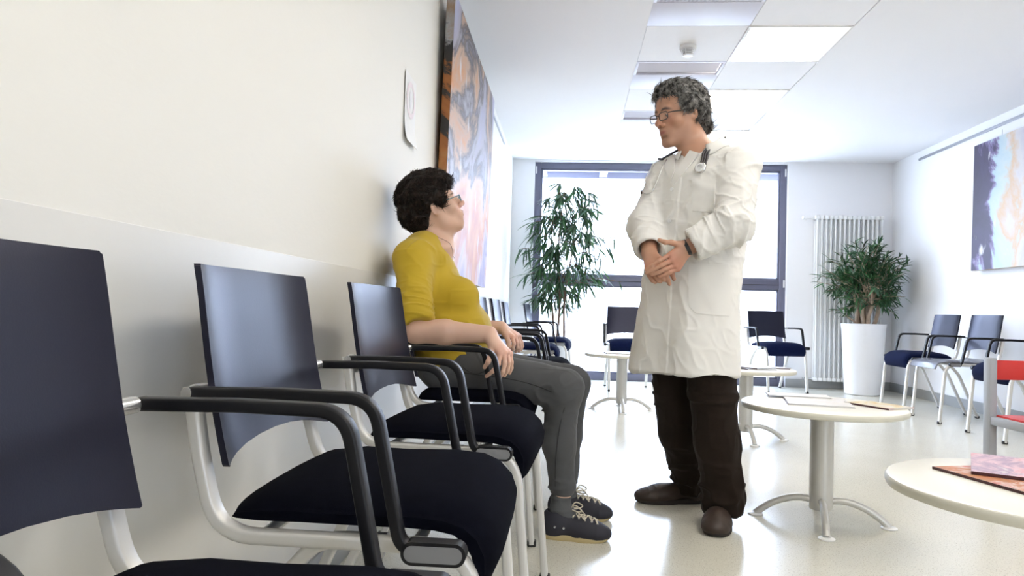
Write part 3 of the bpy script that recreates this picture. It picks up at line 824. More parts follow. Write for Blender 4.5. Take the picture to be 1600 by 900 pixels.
link_mesh('pink_ring', rv, rf, M['pink'], nt, None)
g = MB()
g.add([(.0064, -.02, .01), (.0064, .02, .01), (.0064, .024, .06), (.0064, .012, .09), (.0064, -.012, .09), (.0064, -.024, .06)], [(0, 1, 2, 3, 4, 5)])
g.build('printed_figure', M['greyprint'], nt)

# ------------------------------------------------------------------ outside: wall across the yard, hedge strip, bare saplings
hb = tag(MB().rbox((-9, 24, -.1), (14, 25, 5.5), .01).build('facade', mat('pale_render', (.75, .75, .76), .9)), kind='structure')
for i in range(8):
    x = -7.5 + i * 2.4
    w = MB().rbox((x, 23.93, .9), (x + 1.3, 24.01, 2.6), .01).build('window_frame', mat('far_window_frame', (.5, .5, .54), .5) if i == 0 else bpy.data.materials['far_window_frame'], hb)
    MB().box((x + .08, 23.91, .98), (x + .62, 23.93, 2.52)).build('pane', M['wall_white'], w)
    MB().box((x + .68, 23.91, .98), (x + 1.22, 23.93, 2.52)).build('pane', M['wall_white'], w)
gm = mat('grey_hedge_twigs', (.30, .28, .32), .9, var=.5, vscale=20)
hd = MB()
for i in range(1400):
    x = rs.uniform(-3, 6); y = 12.5 + rs.uniform(-.3, .3); h = rs.uniform(.1, .34)
    hd.add([(x, y, -.02), (x + .02, y, -.02), (x + rs.gauss(0, .08), y + rs.gauss(0, .06), h)], [(0, 1, 2)])
tag(hd.build('hedge', gm, None, None), 'low grey bare hedge outside beyond the window', 'hedge', kind='stuff')
for i, x in enumerate((.15, 1.05, 2.1)):
    tag(MB().tube([(x, 13.2 + i * .4, -.02), (x + .02, 13.2 + i * .4, 1.2), (x, 13.2 + i * .4, 3.4)], .018, 6).build('fence_post', M['grey_wood']), ('thin grey post outside, leftmost seen through the window', 'thin grey post outside, in the middle of the window view', 'thin grey post outside, hidden behind the standing man')[i], 'post', 'posts outside')
# ------------------------------------------------------------------ implicit-surface modelling for bodies and clothes
CM = np.array([[0.99653971, -0.02553767, 0.0790976, 0], [0.07829203, -0.03113888, -0.99644404, 0], [0.02790987, 0.99918877, -0.02903173, 0.833], [0, 0, 0, 1]])
def at(x, y, d):
    """world point seen at pixel (x, y) of the 1600x900 frame, d metres away along the room's length"""
    v = CM[:3, :3] @ np.array([(x - 800) / 1120, -(y - 450) / 1120, -1.0])
    return CM[:3, 3] + v * (d / v[1])
def A(*v): return np.array(v, float)
def nrm(v): v = np.asarray(v, float); return v / np.linalg.norm(v)
def rotz(a): c, s = math.cos(a), math.sin(a); return np.array([[c, -s, 0], [s, c, 0], [0, 0, 1.]])
def frame(f, up=(0, 0, 1)):
    """matrix with columns right, forward, up"""
    f = nrm(f); r = nrm(np.cross(f, up)); u = np.cross(r, f); return np.stack([r, f, u], 1)

class RC:                                                     # round cone
    def __init__(s, a, b, ra, rb=None, k=.02, op='u'):
        s.a, s.b = np.asarray(a, float), np.asarray(b, float); s.ra = ra; s.rb = ra if rb is None else rb; s.k = k; s.op = op
        R = max(s.ra, s.rb); s.lo = np.minimum(s.a, s.b) - R; s.hi = np.maximum(s.a, s.b) + R
    def d(s, P):
        ba = s.b - s.a; L2 = ba @ ba; rr = s.ra - s.rb; a2 = L2 - rr * rr; il2 = 1 / L2
        pa = P - s.a; y = pa @ ba; z = y - L2
        xv = pa * L2 - y[:, None] * ba; x2 = (xv * xv).sum(1); y2 = y * y * L2; z2 = z * z * L2
        kk = np.sign(rr) * rr * rr * x2
        o = (np.sqrt(np.maximum(0, x2 * a2 * il2)) + y * rr) * il2 - s.ra
        m1 = np.sign(z) * a2 * z2 > kk; m2 = np.sign(y) * a2 * y2 < kk
        o = np.where(m2, np.sqrt(x2 + y2) * il2 - s.ra, o)
        return np.where(m1, np.sqrt(x2 + z2) * il2 - s.rb, o)
class EL:                                                     # ellipsoid, R columns = local axes
    def __init__(s, c, r, R=None, k=.02, op='u'):
        s.c = np.asarray(c, float); s.r = np.asarray(r, float); s.R = np.eye(3) if R is None else R; s.k = k; s.op = op
        e = np.sqrt(((s.R * s.r) ** 2).sum(1)); s.lo, s.hi = s.c - e, s.c + e
    def d(s, P):
        q = (P - s.c) @ s.R
        k0 = np.sqrt(((q / s.r) ** 2).sum(1)); k1 = np.sqrt(((q / s.r ** 2) ** 2).sum(1))
        return k0 * (k0 - 1) / np.maximum(k1, 1e-9)
class BX:                                                     # rounded box
    def __init__(s, c, h, R=None, r=.005, k=.005, op='u'):
        s.c = np.asarray(c, float); s.h = np.asarray(h, float) - r; s.R = np.eye(3) if R is None else R; s.r = r; s.k = k; s.op = op
        e = (np.abs(s.R) * (s.h + r)).sum(1); s.lo, s.hi = s.c - e, s.c + e
    def d(s, P):
        q = np.abs((P - s.c) @ s.R) - s.h
        return np.sqrt((np.maximum(q, 0) ** 2).sum(1)) + np.minimum(q.max(1), 0) - s.r
class LOFT:                                                   # elliptical sections stacked along z: rows (z, cx, cy, a, b), yawed
    def __init__(s, rows, yaw, k=.02, op='u', ex=2.3):
        s.t = np.asarray(rows, float); s.R = rotz(yaw); s.k = k; s.op = op; s.ex = ex
        m = s.t[:, 3:].max(); s.lo = np.array([s.t[:, 1].min() - m, s.t[:, 2].min() - m, s.t[0, 0]]); s.hi = np.array([s.t[:, 1].max() + m, s.t[:, 2].max() + m, s.t[-1, 0]])
    def d(s, P):
        t = s.t; z = np.clip(P[:, 2], t[0, 0], t[-1, 0])
        cx, cy, a, b = (np.interp(z, t[:, 0], t[:, i]) for i in (1, 2, 3, 4))
        q = np.stack([P[:, 0] - cx, P[:, 1] - cy], 1) @ s.R[:2, :2]      # q0 forward, q1 lateral
        k0 = (np.abs(q[:, 1] / a) ** s.ex + np.abs(q[:, 0] / b) ** s.ex) ** (1 / s.ex)
        rad = (k0 - 1) * np.minimum(a, b) * 1.0
        dz = np.maximum(t[0, 0] - P[:, 2], P[:, 2] - t[-1, 0])
        return np.where(dz > 0, np.sqrt(np.maximum(rad, 0) ** 2 + dz ** 2), np.maximum(rad, dz))
class CUT:                                                    # half space: removes points with n.(p-c) > 0
    def __init__(s, c, n): s.c = np.asarray(c, float); s.n = nrm(n); s.op = 'c'; s.k = .003
    def d(s, P): return (P - s.c) @ s.n

def combine(prims, P, pre=None):
    d = np.full(len(P), 1.0)
    for i, p in enumerate(prims):
        q = p.d(P)
        if p.op == 'u':
            h = np.maximum(p.k - np.abs(d - q), 0) / p.k; d = np.minimum(d, q) - h * h * p.k * .25
        else:
            q = q if p.op == 'c' else -q
            h = np.maximum(p.k - np.abs(d - q), 0) / p.k; d = np.maximum(d, q) + h * h * p.k * .25
    return d

def mesh_sdf(prims, h):
    B = 12
    un = [p for p in prims if p.op == 'u']
    lo = np.min([p.lo for p in un], 0) - .02; hi = np.max([p.hi for p in un], 0) + .02
    nb = np.ceil((hi - lo) / (h * B)).astype(int); n = nb * B
    bi = np.stack(np.meshgrid(*[np.arange(q) for q in nb], indexing='ij'), -1).reshape(-1, 3)
    cen = lo + (bi * B + (B - 1) / 2) * h
    D = np.stack([p.d(cen) for p in prims]); ops = np.array([p.op for p in prims])
    rb = B * h * .9
    m = D[ops == 'u'].min(0)
    act = (np.abs(m) < rb + .03)
    for i, o in enumerate(ops):
        if o == 's': act |= (np.abs(D[i]) < rb + .01) & (m < 0)
        if o == 'c': act |= (np.abs(D[i]) < rb + .01) & (m < 0)
    vol = np.ones(n, np.float32)
    base = combine(prims, cen)
    loc = np.stack(np.meshgrid(*[np.arange(B)] * 3, indexing='ij'), -1).reshape(-1, 3) * h
    for j in range(len(bi)):
        x, y, z = bi[j] * B
        if not act[j]:
            if base[j] < 0: vol[x:x + B, y:y + B, z:z + B] = -1
            continue
        sel = [p for i, p in enumerate(prims) if D[i, j] < rb + .06 or p.op == 'c']
        vol[x:x + B, y:y + B, z:z + B] = combine(sel, lo + bi[j] * B * h + loc).reshape(B, B, B) if any(p.op == 'u' for p in sel) else 1
    s = vol < 0
    cnt = np.zeros(np.array(n) - 1, np.int8)
    offs = [(i, j, k) for i in (0, 1) for j in (0, 1) for k in (0, 1)]
    N = np.array(n) - 1
    for i, j, k in offs: cnt += s[i:i + N[0], j:j + N[1], k:k + N[2]]
    cells = np.argwhere((cnt > 0) & (cnt < 8))
    idm = np.full(N, -1, np.int32); idm[tuple(cells.T)] = np.arange(len(cells))
    val = np.stack([vol[tuple((cells + o).T)] for o in offs], 1)
    acc = np.zeros((len(cells), 3)); num = np.zeros(len(cells))
    for a in range(8):
        for b in range(a + 1, 8):
            if sum(abs(offs[a][q] - offs[b][q]) for q in range(3)) != 1: continue
            cr = (val[:, a] < 0) != (val[:, b] < 0)
            t = np.where(cr, val[:, a] / np.where(cr, val[:, a] - val[:, b], 1), 0)[:, None]
            acc += np.where(cr[:, None], np.array(offs[a]) + t * (np.array(offs[b]) - np.array(offs[a])), 0); num += cr
    V = lo + (cells + acc / num[:, None]) * h
    faces = []
    for ax in range(3):
        sl0 = [slice(1, None)] * 3; sl0[ax] = slice(0, -1); sl1 = [slice(1, None)] * 3; sl1[ax] = slice(1, None)
        ch = np.argwhere(s[tuple(sl0)] != s[tuple(sl1)])
        e = ch + 1; e[:, ax] -= 1
        ok = np.all(e < N, 1); e = e[ok]
        neg = s[tuple(e.T)]
        u, w = [(1, 2), (2, 0), (0, 1)][ax]
        def sh(du, dw):
            q = e.copy(); q[:, u] -= du; q[:, w] -= dw; return idm[tuple(q.T)]
        q = np.stack([sh(1, 1), sh(0, 1), sh(0, 0), sh(1, 0)], 1)
        q[~neg] = q[~neg][:, ::-1]
        faces.append(q)
    Fq = np.concatenate(faces); Fq = Fq[(Fq >= 0).all(1)]
    return V, Fq

def vnormals(V, Fq):
    n = np.cross(V[Fq[:, 2]] - V[Fq[:, 0]], V[Fq[:, 3]] - V[Fq[:, 1]])
    out = np.zeros_like(V)
    for i in range(4): np.add.at(out, Fq[:, i], n)
    return out / np.maximum(np.linalg.norm(out, axis=1, keepdims=True), 1e-12)

def vnoise(P, seed=0):
    """value noise in -1..1"""
    P = np.asarray(P) + seed * 17.31
    i = np.floor(P).astype(np.int64); f = P - i; f = f * f * f * (f * (f * 6 - 15) + 10)
    def hsh(a):
        h = (a[:, 0] * 374761393 + a[:, 1] * 668265263 + a[:, 2] * 2147483647 + seed * 974711) & 0xffffffff
        h = ((h ^ (h >> 13)) * 1274126177) & 0xffffffff
        return ((h ^ (h >> 16)) & 0xffff) / 32767.5 - 1
    r = 0
    for dx in (0, 1):
        for dy in (0, 1):
            for dz in (0, 1):
                w = (f[:, 0] if dx else 1 - f[:, 0]) * (f[:, 1] if dy else 1 - f[:, 1]) * (f[:, 2] if dz else 1 - f[:, 2])
                r = r + w * hsh(i + np.array([dx, dy, dz]))
    return r
def ridged(P, seed=0): return 1 - 2 * np.abs(vnoise(P, seed))
def crease(P, seed=0):
    """thin raised folds, mostly flat in between"""
    return np.maximum(0, 1 - np.abs(vnoise(P, seed)) * 2.2) ** 1.6

def np_mesh(name, V, Fq, material, parent=None, attrs=None):
    me = bpy.data.meshes.new(name)
    k = Fq.shape[1]
    me.vertices.add(len(V)); me.vertices.foreach_set('co', V.astype(np.float32).ravel())
    me.loops.add(Fq.size); me.loops.foreach_set('vertex_index', Fq.astype(np.int32).ravel())
    me.polygons.add(len(Fq)); me.polygons.foreach_set('loop_start', np.arange(0, Fq.size, k, dtype=np.int32))
    me.polygons.foreach_set('use_smooth', np.ones(len(Fq), bool))
    me.update(calc_edges=True)
    for an, av in (attrs or {}).items():
        a = me.attributes.new(an, 'FLOAT', 'POINT'); a.data.foreach_set('value', av.astype(np.float32))
    me.materials.append(material)
    o = bpy.data.objects.new(name, me); C.objects.link(o)
    if parent: o.parent = parent
    return o
def relax(V, Fq, it=2, lam=.5):
    e = np.concatenate([Fq[:, [0, 1]], Fq[:, [1, 2]], Fq[:, [2, 3]], Fq[:, [3, 0]]])
    for _ in range(it):
        s = np.zeros_like(V); c = np.zeros(len(V))
        np.add.at(s, e[:, 0], V[e[:, 1]]); np.add.at(c, e[:, 0], 1)
        V = V + lam * (s / np.maximum(c, 1)[:, None] - V)
    return V
def cloth(name, prims, h, material, parent, wr=None, it=1):
    V, Fq = mesh_sdf(prims, h)
    V = relax(V, Fq, it)
    if wr is not None:
        n = vnormals(V, Fq); V = V + n * wr(V, n)[:, None]
    return np_mesh(name, V, Fq, material, parent)
def sstep(a, b, x): t = np.clip((x - a) / (b - a), 0, 1); return t * t * (3 - 2 * t)

from mathutils.bvhtree import BVHTree
def bvh_of(o):
    m = o.data; return BVHTree.FromPolygons([v.co[:] for v in m.vertices], [p.vertices[:] for p in m.polygons])
def hit(prims, x, y, off=.002, d0=1.5):
    """point where the line of sight through a pixel meets a garment, lifted off its surface"""
    v = CM[:3, :3] @ np.array([(x - 800) / 1120, -(y - 450) / 1120, -1.0]); v = v / np.linalg.norm(v)
    if isinstance(prims, BVHTree):
        r = prims.ray_cast(Vector(CM[:3, 3]), Vector(v))
        if r[0] is not None: return np.array(r[0]) + np.array(r[1]) * off
        p = CM[:3, 3] + v * 2.9
        for _ in range(8):
            q = prims.find_nearest(Vector(p)); p = CM[:3, 3] + v * ((np.array(q[0]) - CM[:3, 3]) @ v)
        return np.array(q[0]) + np.array(q[1]) * off
    p = CM[:3, 3] + v * d0; best = p; bq = 9.
    for _ in range(110):
        q = combine(prims, p[None])[0]
        if q < bq: bq, best = q, p
        if q < .0004 or bq < q - .2: break
        p = p + v * max(q, .002) * .8
    p = best
    for _ in range(3): p = lift(prims, p, off)
    return p
def lift(prims, p, off):
    if isinstance(prims, BVHTree):
        q = prims.find_nearest(Vector(p)); return np.array(q[0]) + np.array(q[1]) * off
    e = 2e-3; g = np.array([combine(prims, (p + e * ax)[None])[0] - combine(prims, (p - e * ax)[None])[0] for ax in np.eye(3)])
    g = g / max(np.linalg.norm(g), 1e-9)
    return p + g * (off - combine(prims, p[None])[0])
def patch(name, prims, poly_a, poly_b, material, parent, m=8, th=.003, off=.002, nn=10):
    """cloth panel lying on a garment, between two edge polylines given in pixels"""
    def res(pl):
        pl = np.asarray(pl, float); t = np.linspace(0, len(pl) - 1, nn); i = np.minimum(t.astype(int), len(pl) - 2); f = (t - i)[:, None]
        return pl[i] * (1 - f) + pl[i + 1] * f
    a, b = res(poly_a), res(poly_b)
    top = []; bot = []
    for i in range(nn):
        for j in range(m):
            f = j / (m - 1); q = a[i] * (1 - f) + b[i] * f
            p = hit(prims, q[0], q[1], off + th); top.append(p)
            bot.append(lift(prims, p, off - .002))
    n = nn * m; vs = top + bot; fs = []
    for i in range(nn - 1):
        for j in range(m - 1):
            c = i * m + j; fs += [(c, c + 1, c + m + 1, c + m), (n + c, n + c + m, n + c + m + 1, n + c + 1)]
    rim = [j for j in range(m)] + [i * m + m - 1 for i in range(1, nn)] + [(nn - 1) * m + j for j in range(m - 2, -1, -1)] + [i * m for i in range(nn - 2, 0, -1)]
    for q in range(len(rim)):
        x, y = rim[q], rim[(q + 1) % len(rim)]; fs.append((y, x, n + x, n + y))
    o = link_mesh(name, vs, fs, material, parent, 50)
    bm = bmesh.new(); bm.from_mesh(o.data); bmesh.ops.recalc_face_normals(bm, faces=bm.faces[:]); bm.to_mesh(o.data); bm.free()
    return o
def line_on(name, prims, pts, r, material, parent, off=.001, k=6, n=5):
    P = [hit(prims, x, y, off) for x, y in pts]
    return MB().tube(spline(P, n), r, k).build(name, material, parent, 60)

# ------------------------------------------------------------------ heads
def head_prims(o, Rm, sc=1.0, male=True):
    """face along local +y; ear canal at the origin"""
    T = lambda x, y, z: o + Rm @ (A(x, y, z) * sc)
    S = lambda *r: A(*r) * sc
    rx = lambda a: Rm @ np.array([[1, 0, 0], [0, math.cos(a), -math.sin(a)], [0, math.sin(a), math.cos(a)]])
    p = [EL(T(0, -.014, .046), S(.075, .096, .086), Rm, .02),
         EL(T(0, .036, .052), S(.064, .056, .062), Rm, .03),
         EL(T(0, .030, -.018), S(.062, .066, .082), Rm, .03)]
    jw = .052 if male else .044
    for s in (-1, 1):
        p += [RC(T(s * .058, .002, -.020), T(s * jw, .012, -.064), .018 * sc, .017 * sc, .025),
              RC(T(s * jw, .012, -.064), T(s * .016, .080 if male else .070, -.100 if male else -.095), .017 * sc, (.017 if male else .0155) * sc, .025),
              EL(T(s * .042, .060, -.016), S(.026, .026, .022), Rm, .02)]
    p += [EL(T(0, .080 if male else .070, -.094), S(.022, .017, .017), Rm, .02),
          EL(T(0, .080 if male else .083, -.056), S(.036, .022, .032), Rm, .02),
          RC(T(-.030, .084, .034), T(.030, .084, .034), (.013 if male else .010) * sc, None, .018)]
    for s in (-1, 1):
        p += [EL(T(s * .033, .108, .012), S(.019, .017, .011), Rm, .014, 's'),
              EL(T(s * .032, .0800, .012), S(.0150, .0145, .0140), Rm, .005)]
        p += [EL(T(s * .032, .0975, .0112), S(.0135, .006, .0036), Rm, .003, 's')]
    nt = (.120, -.018) if male else (.1205, -.015)
    p += [RC(T(0, .090, .026), T(0, nt[0] - .005, nt[1] + .006), .0085 * sc, .011 * sc, .012),
          EL(T(0, nt[0], nt[1]), S(.0125, .0115, .0105), Rm, .008)]
    for s in (-1, 1):
        p += [EL(T(s * .0135, nt[0] - .014, nt[1] - .006), S(.0082, .011, .0085), Rm, .006),
              EL(T(s * .0068, nt[0] - .006, nt[1] - .0135), S(.0038, .006, .004), Rm, .003, 's')]
    ly = 0 if male else .004
    p += [RC(T(-.017, .0955 + ly, -.050), T(.017, .0955 + ly, -.050), .0062 * sc, None, .006), RC(T(-.006, .100 + ly, -.0485), T(.006, .100 + ly, -.0485), .0055 * sc, None, .008),
          RC(T(-.013, .0955 + ly, -.0625), T(.013, .0955 + ly, -.0625), .0068 * sc, None, .008),
          EL(T(0, .108 + ly, -.0562), S(.0195, .012, .0012), Rm, .003, 's'),
          EL(T(0, .103 + ly, -.076), S(.020, .010, .006), Rm, .010, 's')]
    for s in (-1, 1):
        p += [RC(T(s * .018, .103, -.002), T(s * .040, .092, -.006), .002 * sc, None, .008, 's')]
    for s in (-1, 1):                                          # ears
        Re = rx(-.22) @ rotz(s * .42)
        c = T(s * .079, -.006, .006)
        p += [EL(c, S(.0075, .019, .032), Re, .006), EL(c + Re @ S(s * .007, .002, .002), S(.006, .0115, .021), Re, .004, 's'),
              RC(c + Re @ S(s * .001, .010, -.021), c + Re @ S(s * -.003, .010, -.024), .0075 * sc, None, .006),
              RC(c + Re @ S(s * .0045, -.004, .016), c + Re @ S(s * .0045, -.006, -.010), .003 * sc, None, .004)]
    return p, T

def eye(T, sc, s, look, parent, iris):
    """white ball with an iris cap turned towards 'look'"""
    c = T(s * .032, .0818, .0115); r = .0122 * sc
    d = nrm(look - c); Rm = frame(d)
    for nm, m, a0, a1, rr in (('eyeball', M['eyewhite'], 0, PI, r), ('iris', iris, 0, .50, r * 1.012), ('pupil', M['pupil'], 0, .22, r * 1.02)):
        n = 12; vs = []; fs = []
        for i in range(n + 1):
            t = a0 + (a1 - a0) * i / n
            for j in range(20):
                q = 2 * PI * j / 20; vs.append(c + Rm @ A(rr * math.sin(t) * math.cos(q), rr * math.cos(t), rr * math.sin(t) * math.sin(q)))
        for i in range(n):
            for j in range(20): fs.append((i * 20 + j, i * 20 + (j + 1) % 20, i * 20 + 20 + (j + 1) % 20, i * 20 + 20 + j))
        o = link_mesh(nm, vs, fs, m, parent, 180)
        if nm == 'eyeball': parent = o

def finger(pts, r0, r1, k=.006):
    out = []
    n = len(pts) - 1
    for i in range(n):
        a = r0 + (r1 - r0) * i / n; b = r0 + (r1 - r0) * (i + 1) / n
        out.append(RC(pts[i], pts[i + 1], a, b, k))
    return out

def locks(name, V, Nn, flow, length, r, material, parent, count, curl, seed, lift_=.25, droop=.0, sides=4, seg=7):
    """many short curling tufts rooted on the hair volume, joined as the one hair part's surface"""
    g = np.random.default_rng(seed)
    ids = g.choice(len(V), count)
    mb_v = []; mb_f = []
    for w in ids:
        p = V[w] - Nn[w] * .003; n = Nn[w]
        d = flow(V[w], n); d = d + g.normal(0, .35, 3); d = d - n * (d @ n); d = nrm(d) + n * lift_ * g.uniform(.3, 1.6)
        d = nrm(d); side = nrm(np.cross(d, n)); L = length * g.uniform(.6, 1.35); cv = curl * g.uniform(.4, 1.4) * g.choice([-1, 1]); rr = r * g.uniform(.7, 1.4)
        bend = -n * .30
        path = []
        q = p.copy(); dd = d.copy()
        for i in range(seg):
            path.append(q.copy()); t = i / (seg - 1)
            dd = nrm(dd + side * cv * (.35 if i < 2 else 1) / seg * 2 + bend * (1.6 / seg) + A(0, 0, -droop) / seg)
            q = q + dd * L / seg
        rad = [rr * (.7 + .5 * math.sin(PI * min(1, i / (seg - 1) * 1.2))) * (1 - (i / (seg - 1)) ** 2 * .9) for i in range(seg)]
        m = MB().tube(path, rad, sides); o = len(mb_v); mb_v += m.v; mb_f += [tuple(i + o for i in f) for f in m.f]
    return mb_v, mb_f
# ------------------------------------------------------------------ people: shared materials
M['eyewhite'] = mat('eye_white', (.72, .70, .68), .2, var=.02)
M['iris_brown'] = mat('brown_iris', (.09, .05, .03), .2)
M['pupil'] = mat('pupil', (.005, .005, .005), .1)
SKIN_M = attr_mat('tanned_skin', (.50, .27, .175), [('lips', (.42, .16, .13)), ('brow', (.07, .05, .045)), ('stubble', (.36, .21, .15)), ('blush', (.52, .20, .14))], .45, sub=.12, var=.06, vscale=25, bump=.12, bscale=500)
SKIN_W = attr_mat('fair_skin', (.66, .42, .31), [('lips', (.52, .22, .19)), ('brow', (.10, .06, .045)), ('stubble', (.66, .42, .31)), ('blush', (.66, .32, .25))], .45, sub=.12, var=.05, vscale=25, bump=.10, bscale=500)
def face_masks(V, o, Rm, sc, hands, male):
    q = (V - o) @ Rm / sc
    front = sstep(.07, .085, q[:, 1])
    x, z = q[:, 0], q[:, 2]
    lips = front * np.exp(-((z + .0555) / .0085) ** 4) * np.exp(-(x / .0215) ** 4)
    bz = .034 + .006 * (1 - ((np.abs(x) - .03) / .02) ** 2) - .002
    brow = sstep(.06, .075, q[:, 1]) * np.exp(-((z - bz) / (.0055 if male else .0035)) ** 4) * np.exp(-((np.abs(x) - .031) / .0195) ** 6)
    stub = (sstep(-.03, -.055, z) * sstep(-.0, .03, q[:, 1]) * sstep(-.135, -.12, z)) * (.35 if male else 0) * (1 - lips)
    near = (np.abs(q) < .16).all(1)
    blush = np.exp(-((z + .012) / .03) ** 2) * np.exp(-((np.abs(x) - .042) / .02) ** 2) * front * .5 + np.exp(-((z + .018) / .012) ** 2 - (x / .016) ** 2) * sstep(.1, .112, q[:, 1]) * .6
    for c, r in hands: blush = np.where(~near, np.maximum(blush, .55 * np.exp(-(np.linalg.norm(V - c, axis=1) / r) ** 2)), blush)
    z0 = np.where(near, 1.0, 0.0)
    return {'lips': lips * z0, 'brow': brow * z0, 'stubble': stub * z0, 'blush': blush}

def glasses(parent, T, sc, m, lensm, w=.052, h=.034, y=.116, z=.010, half_r=.0014):
    g = bpy.data.objects.new('eyeglasses', None); C.objects.link(g); g.parent = parent; g.empty_display_size = .03
    for s in (-1, 1):
        cx = s * .034
        loop = []
        for (a, b) in rrect(w / 2, h / 2, .011, 4):
            loop.append(T(cx + a, y - .10 * abs(cx + a) ** 1.0 * .9, z + b))
        loop.append(loop[0])
        MB().tube(loop, half_r * sc, 6).build('lens_rim', m, g, 60)
        link_mesh('lens', [p for p in loop[:-1]], [tuple(range(len(loop) - 1))], lensm, g)
        MB().tube([T(s * .060, y - .008, z + .008), T(s * .073, y - .022, z + .008), T(s * .080, .03, z + .008), T(s * .080, -.002, z + .012), T(s * .078, -.018, z - .004)], half_r * 1.25 * sc, 6).build('temple_arm', m, g, 60)
    MB().tube([T(-.010, y - .001, z + .004), T(0, y + .001, z + .007), T(.010, y - .001, z + .004)], half_r * sc, 6).build('bridge', m, g, 60)
    return g
def lens_mat():
    m, n, l, b = new_mat('spectacle_lens')
    tr = n.new('ShaderNodeBsdfTransparent'); gl = n.new('ShaderNodeBsdfGlossy'); gl.inputs['Roughness'].default_value = .03
    mx = n.new('ShaderNodeMixShader'); mx.inputs[0].default_value = .06
    l.new(tr.outputs[0], mx.inputs[1]); l.new(gl.outputs[0], mx.inputs[2]); l.new(mx.outputs[0], n['Material Output'].inputs['Surface'])
    return m
M['lens'] = lens_mat()

def shoe(parent, heel, yaw, L, wid, hgt, upper_m, sole_m, laces=None, slip=True):
    """shoe on the floor; heel point, yaw of the toe direction; returns the upper"""
    Rz = rotz(yaw)
    T = lambda x, y, z: A(heel[0], heel[1], 0) + Rz @ A(x, y, z)
    R3 = Rz
    s0 = .016
    up = [EL(T(.045, 0, .045), (.052, wid * .40, .055), R3, .02), RC(T(.05, 0, .05), T(.055, 0, hgt), .038, .036, .03),
          RC(T(.06, 0, .055), T(L * .62, 0, .040), .040, .034, .03), EL(T(L * .70, 0, .030), (L * .29, wid * .5, .034), R3, .025),
          EL(T(L * .60, 0, .035), (L * .25, wid * .47, .042), R3, .025), EL(T(L - .045, -.004, .026), (.048, wid * .43, .026), R3, .02),
          CUT((0, 0, s0 - .004), (0, 0, -1)), RC(T(.052, 0, hgt - .012), T(.052, 0, hgt + .05), .031, .036, .004, 's')]
    V, Fq = mesh_sdf(up, .0028); V = relax(V, Fq, 1); n = vnormals(V, Fq)
    q = (V - T(0, 0, 0)) @ Rz
    V = V + n * (.0012 * ridged(q * A(38, 12, 20), 3) * sstep(.55 * L, .75 * L, q[:, 0]) * sstep(.95 * L, .85 * L, q[:, 0]))[:, None]
    u = np_mesh('shoe', V, Fq, upper_m, parent)
    # sole: outline extruded
    out = []
    for i in range(40):
        t = 2 * PI * i / 40; c, s = math.cos(t), math.sin(t)
        x = L / 2 - .002 + (L / 2 + .004) * c
        w = wid * .5 * (1.03 if c > 0 else .88) + .003
        w *= 1 - .10 * math.exp(-((c + .15) / .3) ** 2)
        out.append((x, w * np.sign(s) * abs(s) ** .75))
    vs = []; fs = []
    for z, k in ((0, .97), (.004, 1.0), (s0 - .002, 1.0), (s0 + .004, .96)):
        for x, y in out: vs.append(T(L / 2 + (x - L / 2) * k, y * k, z + (.010 * max(0, (x / L - .8) / .2) ** 2 if not slip else .006 * max(0, (x / L - .8) / .2) ** 2)))
    for i in range(3):
        for j in range(40): fs.append((i * 40 + j, i * 40 + (j + 1) % 40, i * 40 + 40 + (j + 1) % 40, i * 40 + 40 + j))
    fs += [tuple(range(39, -1, -1)), tuple(120 + j for j in range(40))]
    link_mesh('sole', vs, fs, sole_m, u, 40)
    return u, up, T

# ================================================================== the standing man in a white coat
DY = R_(227.5)
df = A(math.cos(DY), math.sin(DY), 0); dl = A(-math.sin(DY), math.cos(DY), 0)     # forward, his left
DC = A(.535, 3.00, 0)
def dp(f, l, z): return DC + df * f + dl * l + A(0, 0, z)
man = None
hs = 1.0
HD = at(1083, 174, 2.965) - 0
hyaw = R_(209); hp = R_(-13)
hf = A(math.cos(hyaw) * math.cos(hp), math.sin(hyaw) * math.cos(hp), math.sin(hp))
HR = frame(hf)
HO = HD - HR @ A(-.079, -.006, .006)            # his left ear is on local -x side
hprims, HT = head_prims(HO, HR, hs, True)
neckb = dp(-.015, 0, 1.47)
shL, shR = dp(-.01, .170, 1.425), dp(-.01, -.168, 1.425)
elL, elR = at(1146, 352, 2.76), at(1011, 350, 3.03)
wrL, wrR = at(1074, 387, 2.77), at(1015, 397, 2.87)
body = list(hprims)
body += [RC(HO + HR @ A(0, -.025, -.045), neckb, .054, .060, .03), RC(HO + HR @ A(0, .02, -.07), dp(.02, 0, 1.46), .030, .040, .04),
         RC(neckb, dp(-.02, .12, 1.44), .055, .05, .05), RC(neckb, dp(-.02, -.12, 1.44), .055, .05, .05),
         LOFT([(.85, DC[0], DC[1], .15, .11), (1.0, DC[0], DC[1], .15, .11), (1.3, DC[0], DC[1], .16, .10), (1.42, DC[0], DC[1], .13, .08)], DY, .05),
         RC(shL, elL, .048, .042), RC(elL, wrL, .042, .030), RC(shR, elR, .048, .042), RC(elR, wrR, .042, .030)]
ankL, ankR = A(.640, 2.965, .10), at(1082, 768, 3.26)
ankR[2] = .10
knL, knR = at(1120, 690, 2.95), at(1062, 675, 3.16)
hipL, hipR = dp(0, .09, .90) - A(.05, 0, 0), dp(0, -.09, .90) - A(.05, 0, 0)
for h_, k_, a_ in ((hipL, knL, ankL), (hipR, knR, ankR)):
    body += [RC(h_, k_, .07, .05, .03), RC(k_, a_, .048, .036, .02)]
body += [RC(ankL - A(0, 0, .02), A(.60, 2.86, .035), .030, .022), RC(ankR - A(0, 0, .02), ankR + A(-.11, -.01, -.065), .030, .022)]
